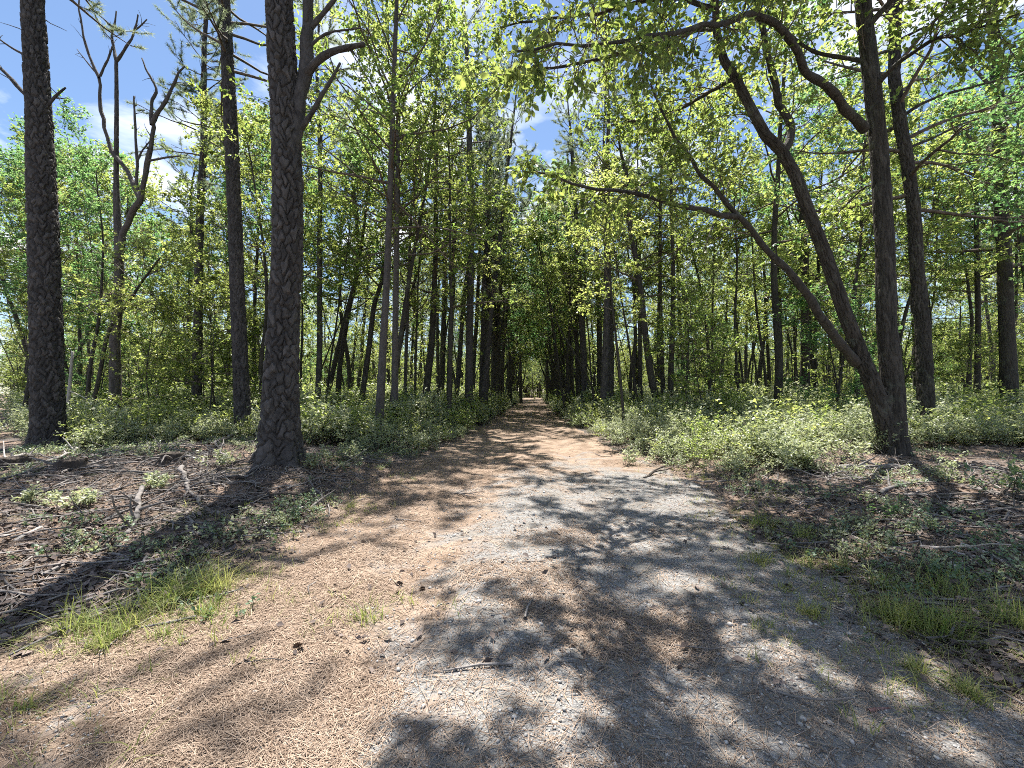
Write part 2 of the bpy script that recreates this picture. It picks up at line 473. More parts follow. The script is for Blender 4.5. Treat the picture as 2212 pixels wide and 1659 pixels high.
# ------------------------------------------------------------------ foliage primitives
GAPS, GAP_BASE = [], [None]  # crowns shaped for light: leaves that would shade these ground spots are left out
for u, v, ru, rv in ((1930, 1175, 140, 24), (2010, 1135, 70, 12), (1790, 1215, 80, 25), (860, 1230, 90, 45), (700, 1300, 150, 60), (1490, 1260, 70, 25), (1660, 1415, 90, 35), (1450, 1415, 60, 40),
                     (1520, 1540, 90, 50), (2060, 1600, 110, 50), (1590, 1640, 80, 30), (1120, 1020, 70, 10), (1250, 1075, 120, 8), (1440, 1100, 90, 12), (1180, 1290, 55, 14)):
    c = ground_at(u, v)
    GAPS.append((c[0], c[1], abs(ground_at(u + ru, v)[0] - c[0]), abs(ground_at(u, v - rv)[1] - c[1])))
SUN_ = np.array(sun_dir)
def in_gap(P):
    g = P + GAP_BASE[0]; g = g - SUN_ * (g[:, 2:3] / SUN_[2])
    m = np.zeros(len(P), bool)
    for cx, cy, rx, ry in GAPS: m |= ((g[:, 0] - cx) / rx) ** 2 + ((g[:, 1] - cy) / ry) ** 2 < 1
    return m
def leaves(mb, P, D, Nn, L, Wd, mat, rnd, fine=False):
    """Leaves folded along the midrib. P base points, D pointing directions, Nn upward sides, L length, Wd width."""
    n = len(P)
    if GAP_BASE[0] is not None:
        k = ~in_gap(P); P, D, Nn, rnd = P[k], D[k], Nn[k], np.broadcast_to(rnd, (n,))[k]
        L, Wd = np.broadcast_to(L, (n,))[k], np.broadcast_to(Wd, (n,))[k]; n = len(P)
    D = unit(D); Rr = unit(np.cross(D, Nn)); Nn = np.cross(Rr, D)
    L = np.broadcast_to(L, (n,))[:, None]; Wd = np.broadcast_to(Wd, (n,))[:, None]
    if fine:
        v = np.stack([P, P + D * L * 0.28 - Rr * Wd * 0.34 + Nn * Wd * 0.13, P + D * L * 0.66 - Rr * Wd * 0.5 + Nn * Wd * 0.16,
                      P + D * L - Nn * L * 0.10, P + D * L * 0.66 + Rr * Wd * 0.5 + Nn * Wd * 0.16, P + D * L * 0.28 + Rr * Wd * 0.34 + Nn * Wd * 0.13], 1)
        b = np.arange(n)[:, None] * 6
        q = np.concatenate([b + np.array([0, 3, 2, 1]), b + np.array([0, 5, 4, 3])])
        mb.add(v.reshape(-1, 3), q, None, mat, np.repeat(rnd, 6))
    else:
        v = np.stack([P, P + D * L * 0.52 - Rr * Wd * 0.5 + Nn * Wd * 0.14, P + D * L - Nn * L * 0.08, P + D * L * 0.52 + Rr * Wd * 0.5 + Nn * Wd * 0.14], 1)
        b = np.arange(n)[:, None] * 4
        t = np.concatenate([b + np.array([0, 2, 1]), b + np.array([0, 3, 2])])
        mb.add(v.reshape(-1, 3), None, t, mat, np.repeat(rnd, 4))

def tufts(mb, rng, P, D, n, L, w, mat):
    """Bundles of needles bursting from twig points P along D."""
    k = len(P)
    d = unit(D)[:, None, :] * 0.75 + rng.normal(0, 0.62, (k, n, 3))
    d = unit(d)
    side = unit(np.cross(d, rng.normal(0, 1, (k, n, 3))))
    ln = L * rng.uniform(0.7, 1.15, (k, n, 1))
    b = P[:, None, :] + rng.normal(0, 0.012, (k, n, 3))
    v = np.stack([b - side * w / 2, b + side * w / 2, b + d * ln + np.array([0, 0, -0.12]) * ln * 0.5], 2).reshape(-1, 3)
    t = np.arange(k * n * 3).reshape(-1, 3)
    mb.add(v, None, t, mat, np.repeat(np.clip(rng.normal(0.5, 0.25, k), 0, 1), n * 3))

def wander(rng, p0, d, L, n, jit, up):
    pts = [np.asarray(p0, float)]; d = unit(d)
    for _ in range(n):
        d = unit(d + rng.normal(0, jit, 3) + np.array([0, 0, up]))
        pts.append(pts[-1] + d * L / n)
    return np.array(pts)

def turned(rng, d, lo, hi, flat=0.5):
    """a direction leaving d at an angle of lo..hi radians, more sideways than up"""
    r = rng.normal(0, 1, 3); r[2] *= flat
    r = unit(r - np.dot(r, d) * d)
    a = rng.uniform(lo, hi)
    return unit(d * math.cos(a) + r * math.sin(a))

def on(p, t):
    x = t * (len(p) - 1); i = min(int(x), len(p) - 2); f = x - i
    return p[i] * (1 - f) + p[i + 1] * f, unit(p[i + 1] - p[i])

def spray(mb, rng, limb, r0, subs, twigs, per, leaf, lw, mat, t0=0.25, sub_len=0.45, twig_len=0.5, fine=False, wood=0, droop=0.0, length=None):
    """Side branches, twigs and leaves along a limb."""
    L = length or np.linalg.norm(np.diff(limb, axis=0), axis=1).sum()
    A, B = [], []
    for j in range(subs):
        t = t0 + (1 - t0) * (j + rng.uniform(0.1, 0.9)) / subs
        p, d = on(limb, t)
        dd = turned(rng, d, 0.5, 1.25)
        l2 = max(0.35, L * sub_len * rng.uniform(0.6, 1.1) * (1.15 - 0.6 * t))
        sp = wander(rng, p, dd, l2, 4, 0.16, 0.02 - droop)
        tube(mb, sp, np.linspace(max(0.006, r0 * (1 - t) * 0.5 + 0.005), 0.004, 5), 4, wood)
        for k in range(twigs):
            tt = 0.2 + 0.8 * (k + rng.uniform(0, 1)) / twigs
            q, e = on(sp, min(tt, 0.999))
            ee = turned(rng, e, 0.3, 1.1)
            l3 = twig_len * rng.uniform(0.6, 1.2)
            q2 = q + ee * l3 + np.array([0, 0, -droop * l3])
            tube(mb, np.array([q, (q + q2) / 2 + rng.normal(0, 0.02, 3), q2]), np.array([0.005, 0.004, 0.0025]), 3, wood, cap=False)
            A.append(q); B.append(q2)
    A, B = np.array(A), np.array(B)
    n = len(A) * per
    i = np.repeat(np.arange(len(A)), per)
    f = rng.uniform(0.15, 1.03, (n, 1))
    P = A[i] * (1 - f) + B[i] * f + rng.normal(0, 0.02, (n, 3))
    tw = unit(B - A)[i]
    D = tw * 0.55 + rng.normal(0, 0.7, (n, 3)) * np.array([1, 1, 0.6]) + np.array([0, 0, -0.22])
    Nn = np.array([0, 0, 1.0]) + rng.normal(0, 0.42, (n, 3))
    s_ = rng.uniform(0.7, 1.2, n)
    base = np.repeat(np.clip(rng.normal(0.5, 0.22, len(A)), 0, 1), per)
    leaves(mb, P, D, Nn, leaf * s_, lw * s_, mat, np.clip(base + rng.normal(0, 0.18, n), 0, 1), fine)

def broad_crown(mb, rng, trunk, rad, t0, limbs, reach, subs=5, twigs=5, per=9, leaf=0.112, lw=0.068, mat=1, wood=0, fine=False, rise=(0.15, 0.9)):
    for i in range(limbs):
        f = (i + rng.uniform(0.2, 0.8)) / limbs
        t = t0 + (0.985 - t0) * f
        p, d = on(trunk, t)
        az = i * 2.4 + rng.normal(0, 0.35)
        el = rise[0] + (rise[1] - rise[0]) * f + rng.normal(0, 0.15)
        L = reach * (0.55 + 0.75 * math.sin(math.pi * min(1, 0.25 + 0.72 * f))) * rng.uniform(0.7, 1.15)
        dd = np.array([math.cos(az) * math.cos(el), math.sin(az) * math.cos(el), math.sin(el)])
        lp = wander(rng, p, dd, L, 6, 0.14, 0.03)
        r0 = max(0.012, 0.42 * np.interp(t, np.linspace(0, 1, len(rad)), rad))
        tube(mb, lp, np.linspace(r0, 0.006, 7), 5, wood)
        spray(mb, rng, lp, r0, subs, twigs, per, leaf, lw, mat, fine=fine, wood=wood)
    # the leader's own tip
    spray(mb, rng, trunk[int(len(trunk) * 0.85):], 0.02, 5, twigs, per, leaf, lw, mat, t0=0.1, fine=fine, wood=wood, length=2.2)

def pine_crown(mb, rng, trunk, rad, t0, limbs, reach, subs=6, tuft=7, needles=17, L=0.15, w=0.012, mat=1, wood=0, el=(-0.1, 0.65)):
    P, D = [], []
    for i in range(limbs):
        f = (i + rng.uniform(0.1, 0.9)) / limbs
        t = t0 + (0.99 - t0) * f
        p, d = on(trunk, t)
        az = i * 2.4 + rng.normal(0, 0.4)
        e = el[0] + (el[1] - el[0]) * f + rng.normal(0, 0.18)
        l1 = reach * (1.1 - 0.75 * f) * rng.uniform(0.6, 1.1)
        dd = np.array([math.cos(az) * math.cos(e), math.sin(az) * math.cos(e), math.sin(e)])
        lp = wander(rng, p, dd, l1, 6, 0.17, 0.04)
        r0 = max(0.012, 0.3 * np.interp(t, np.linspace(0, 1, len(rad)), rad))
        tube(mb, lp, np.linspace(r0, 0.007, 7), 5, wood)
        for j in range(subs):
            tt = 0.3 + 0.7 * (j + rng.uniform(0, 1)) / subs
            q, dq = on(lp, min(tt, 0.999))
            ds = turned(rng, dq, 0.35, 1.0, 0.6)
            l2 = rng.uniform(0.3, 0.85) * (0.6 + 0.25 * reach / 2.5)
            sp = wander(rng, q, ds, l2, 3, 0.15, 0.08)
            tube(mb, sp, np.linspace(0.009, 0.005, 4), 3, wood, cap=False)
            for k in range(tuft):
                x, dx_ = on(sp, min(0.999, 0.25 + 0.75 * (k + 0.9) / tuft))
                P.append(x); D.append(dx_)
    tufts(mb, rng, np.array(P), np.array(D) + np.array([0, 0, 0.25]), needles, L, w, mat)

def stubs(mb, rng, trunk, rad, n, t0, t1, mat=0, ln=(0.2, 0.9)):
    """dead branch stubs on a trunk"""
    for _ in range(n):
        t = rng.uniform(t0, t1); p, d = on(trunk, t)
        az = rng.uniform(0, 6.28); e = rng.uniform(-0.3, 0.5)
        dd = np.array([math.cos(az) * math.cos(e), math.sin(az) * math.cos(e), math.sin(e)])
        l = rng.uniform(*ln)
        tube(mb, wander(rng, p, dd, l, 4, 0.18, 0.05), np.linspace(0.018, 0.005, 5), 4, mat)

PLATE = [None]        # the last relief's tone of each plate
def bark_relief(P, R, k, cell_w, cell_h, depth, seed, tall):
    """plates and furrows: radius offsets for every ring and side"""
    s_ = np.concatenate([[0], np.cumsum(np.linalg.norm(np.diff(P, axis=0), axis=1))])
    th = np.linspace(0, 1, k, endpoint=False)
    wrap = max(6, round(2 * math.pi * float(np.median(R)) / cell_w))
    a = np.repeat(th[None, :] * wrap, len(P), 0); b = np.repeat((s_ / cell_h)[:, None], k, 1)
    a2 = a + 0.30 * (np.sin(b * 2.1 + 1.3 * np.sin(a * 2 * math.pi / wrap * 2)) + 0.5 * np.sin(b * 5.3))
    b2 = b + 0.30 * np.sin(a * 2 * math.pi / wrap * 5 + b) + 0.2 * np.sin(a * 2 * math.pi / wrap * 11)
    f1, f2, rv = cells(a2, b2, wrap, seed)
    g = smooth(0.03, 0.24, f2 - f1)
    fine = vnoise(a * 3, b * 6, seed + 3)
    PLATE[0] = np.clip(rv * 0.75 + 0.25 * fine, 0, 1)
    return depth * (g * (0.8 + 0.4 * rv) - 0.7) + depth * 0.22 * (fine - 0.5)

# ------------------------------------------------------------------ measured trees
LAND = []          # (place across the view, depth, short phrase) of the trees that others are described by

def px_path(px, depth, dz=None):
    return np.array([at(u, v, depth + (0 if dz is None else dz[i])) for i, (u, v) in enumerate(px)])
def px_rad(w, u, depth):
    c = 1 / math.hypot(1, (u - W2) / F)
    return 0.5 * w * depth / F * c

def stem(px, depth, widths, top=None, dz=None, step=0.25, seed=0, top_r=0.03, grounded=True):
    """A trunk's centre line and radii in the world, carried on above the frame up to height top."""
    rng = np.random.default_rng(seed)
    p = px_path(px, depth, dz)
    if grounded:
        z = float(terrain(p[0, 0], p[0, 1]))
        if p[0, 2] > z: p = np.vstack([[p[0, 0] - 0.25 * (p[1, 0] - p[0, 0]) * min(1, (p[0, 2] - z)), p[0, 1], z - 0.08], p])
        else: p[0, 2] = z - 0.08
    zs = p[:, 2].copy()
    if top and top > p[-1, 2] + 0.3:
        d = unit(p[-1] - p[-2]); d = unit(d * np.array([0.6, 0.6, 1]))
        ext = wander(rng, p[-1], d, (top - p[-1, 2]) / max(0.5, d[2]), 5, 0.05, 0.05)
        p = np.vstack([p, ext[1:]])
    q, s_ = resample(p, step)
    if isinstance(widths, tuple):
        return q, np.array([px_rad(widths[0] + (widths[1] - widths[0]) * t, px[0][0], depth_of(c)) for c, t in zip(q, s_)])
    vv = [845 - F * (z - CAM_H) / depth for z in q[:, 2]]
    wv = sorted(widths)
    r = np.array([px_rad(np.interp(v, [a for a, _ in wv], [b for _, b in wv]), px[0][0], depth) for v in vv])
    ztop = zs[-1]
    if top:
        f = np.clip((q[:, 2] - ztop) / max(0.3, top - ztop), 0, 1)
        r = r * (1 - f) + top_r * f
    return q, r

def flare(q, r, amount=0.5, h=0.5):
    z = q[:, 2] - q[0, 2]
    return r * (1 + amount * np.exp(-z / h * 2.2))

def measured_tree(name, label, cat, phrase, kind, px, depth, widths, top, crown_from, seed, leaf="oak_leaf", limbs=14, reach=2.2, group=None, wood=None, stub=0, relief=None, k=10, more=None, per=8, subs=5):
    rng = np.random.default_rng(seed)
    q, r = stem(px, depth, widths, top, seed=seed, step=0.25 if relief is None else relief[3])
    r = flare(q, r)
    base = q[0].copy(); base[2] += 0.08
    root = empty(name, base)
    tag(root, label, cat, group)
    q = q - base
    wood = wood or ("pine_bark" if kind == "pine" else "oak_bark")
    mb = MB()
    dr = None
    if relief:
        k = relief[2]
        dr = bark_relief(q, r, k, relief[0], relief[1], relief[4], seed, q[-1, 2])
        lobes = 0.20 * r[:, None] * np.exp(-q[:, 2] / 0.4)[:, None] * np.sin(np.linspace(0, 2 * np.pi, k, endpoint=False) * 5 + seed)[None, :]
        dr = dr + lobes
    tube(mb, q, r, k, 0, dr=dr, rnd=0.5 if dr is None else PLATE[0])
    if stub: stubs(mb, rng, q[::max(1, len(q) // 40)], r, stub, 0.25, 0.8)
    mb.build("trunk", [M[wood]], root)
    qs, rs = q[::max(1, len(q) // 40)], r[::max(1, len(q) // 40)]
    if more:
        for pts, dep, w0, w1, dz in more:
            b = px_path(pts, dep, dz)
            bq, bs = resample(b - base, 0.15)
            br = 0.92 * np.linspace(px_rad(w0, pts[0][0], dep), px_rad(w1, pts[-1][0], dep), len(bq)) * (1 + 0.10 * np.sin(np.linspace(0, 19, len(bq))))
            kn = np.arange(0, len(bq) + 2, 2); kf = np.minimum(1, np.arange(len(bq)) / 3)
            bq = bq + kf[:, None] * np.stack([np.interp(np.arange(len(bq)), kn, rng.normal(0, 0.3, len(kn)) * br.mean()) for _ in range(3)], -1)
            m2 = MB(); tube(m2, bq, br, 9, 0)
            for _ in range(3):
                c, d = on(bq, rng.uniform(0.35, 0.95)); l = rng.uniform(0.15, 0.5)
                tube(m2, wander(rng, c, turned(rng, d, 0.5, 1.1, 0.9), l, 4, 0.2, 0.03), np.linspace(0.3 * br.mean() + 0.003, 0.003, 5), 4, 0)
            m2.build("branch", [M[wood]], root)
    if crown_from:
        GAP_BASE[0] = base if depth < 15 else None
        mb = MB()
        t0 = np.clip((crown_from - qs[0, 2]) / (qs[-1, 2] - qs[0, 2]), 0.05, 0.95)
        if kind == "pine": pine_crown(mb, rng, qs, rs, t0, limbs, reach)
        else: broad_crown(mb, rng, qs, rs, t0, limbs, reach, per=per, subs=subs)
        mb.build("crown", [M["twig"], M["needle"] if kind == "pine" else M[leaf]], root, smooth_shade=False)
    GAP_BASE[0] = None
    if phrase: LAND.append((px[0][0], depth, phrase))
    return root

PINE = (0.105, 0.20, 144, 0.021, 0.055)
# -- left of the path, large pines
measured_tree("pine_tree", "thick pine with deep plated bark at the photo's far left edge", "tree", "the thick pine at the far left edge", "pine",
    [(105, 962), (103, 850), (100, 700), (92, 450), (84, 250), (70, 0)], 10.0, [(0, 50), (200, 56), (400, 66), (600, 70), (960, 76)], 16.5, 11.0, 11,
    limbs=36, reach=3.2, stub=5, relief=(0.105, 0.20, 104, 0.028, 0.055),
    more=[([(70, 215), (40, 190), (10, 155), (-25, 128)], 10.0, 16, 9, None), ([(62, 122), (30, 108), (-10, 78)], 10.0, 9, 5, None), ([(100, 232), (122, 205), (142, 188)], 10.0, 12, 5, None)])
measured_tree("pine_tree", "largest pine, forked high up with a broken limb stub, beside the path's left edge", "tree", "the largest forked pine", "pine",
    [(603, 1028), (604, 940), (607, 820), (613, 700), (621, 540), (622, 400), (617, 250), (608, 100), (602, 0)], 7.0,
    [(0, 56), (150, 60), (300, 62), (540, 65), (700, 67), (860, 78), (950, 86), (1028, 84)], 15.5, 11.5, 12, limbs=26, reach=2.6, stub=3, relief=PINE,
    more=[([(622, 400), (628, 340), (640, 270), (651, 190), (656, 110), (664, 0), (672, -120), (676, -260)], 7.0, 40, 20, None),
          ([(655, 165), (690, 132), (725, 108), (760, 98), (786, 94)], 7.0, 22, 11, [0, -0.1, -0.2, -0.3, -0.35]),
          ([(650, 280), (685, 225), (715, 175), (735, 138)], 7.0, 15, 6, [0, -.1, -.15, -.2]),
          ([(672, 60), (705, 15), (740, -20), (790, -45)], 7.0, 14, 6, None),
          ([(660, 110), (700, 70), (735, 66), (780, 60)], 7.0, 9, 3, None)])
measured_tree("pine_tree", "straight mid-sized pine just behind and left of the largest forked pine", "tree", "the straight pine beside the largest pine", "pine",
    [(526, 946), (522, 850), (518, 750), (512, 620), (508, 480), (500, 300), (490, 100), (484, 0)], 12.0,
    [(0, 24), (300, 30), (600, 31), (900, 36), (950, 38)], 18, 10.5, 13, limbs=42, reach=3.2, stub=9, relief=(0.09, 0.17, 72, 0.035, 0.04))
measured_tree("pine_tree", "slender pine with dark needle crown between the bare forked tree and the straight pine", "tree", "the slender dark-crowned pine", "pine",
    [(424, 905), (426, 800), (428, 700), (430, 540), (435, 400), (440, 320), (441, 100), (445, 40)], 16, [(40, 9), (320, 15), (540, 18), (900, 24)], 17.5, 9.0, 14, limbs=46, reach=2.3, stub=10, relief=(0.08, 0.15, 40, 0.06, 0.022))
# -- the bare forked tree
measured_tree("forked_tree", "bare grey forked tree with dead twisting branches against the sky, left side", "tree", "the bare forked tree", "oak",
    [(250, 925), (249, 840), (248, 735), (258, 621), (257, 540), (252, 440), (251, 384), (252, 228), (251, 124)], 14.0,
    [(124, 8), (380, 12), (540, 22), (735, 25), (925, 31)], None, None, 15, wood="grey_bark", relief=(0.06, 0.2, 40, 0.06, 0.012),
    more=[([(251, 130), (244, 100), (241, 80), (246, 55), (252, 24)], 14.0, 10, 4, [0, .1, .1, .2, .2]),
          ([(252, 132), (262, 118), (275, 95), (294, 62), (297, 30)], 14.0, 9, 4, [0, -.1, -.2, -.2, -.3]),
          ([(290, 66), (305, 56), (318, 42)], 13.8, 5, 3, None), ([(243, 88), (228, 72), (214, 56)], 14.0, 5, 2, None),
          ([(258, 560), (266, 500), (303, 430), (318, 360), (325, 320), (328, 262)], 13.9, 20, 11, [0, -.1, -.3, -.4, -.4, -.5]),
          ([(328, 268), (345, 240), (364, 205), (380, 170), (396, 140)], 13.4, 13, 5, None),
          ([(328, 270), (326, 215), (343, 196), (325, 170), (306, 124)], 13.4, 11, 4, [0, .1, .2, .2, .3]),
          ([(303, 430), (282, 385), (268, 360), (240, 325), (224, 270), (216, 210), (214, 165)], 13.6, 14, 9, [0, .2, .3, .4, .4, .5, .5]),
          ([(214, 168), (196, 130), (182, 85), (172, 40), (170, -10)], 14.0, 9, 4, None), ([(216, 165), (232, 130), (243, 100)], 14.0, 7, 5, None),
          ([(210, 160), (190, 138), (166, 106)], 14.0, 6, 2, None), ([(298, 420), (296, 345), (292, 290), (290, 208)], 13.7, 10, 5, None),
          ([(318, 348), (350, 342), (386, 338)], 13.5, 7, 5, None), ([(296, 350), (310, 318), (328, 300)], 13.6, 6, 3, None)])
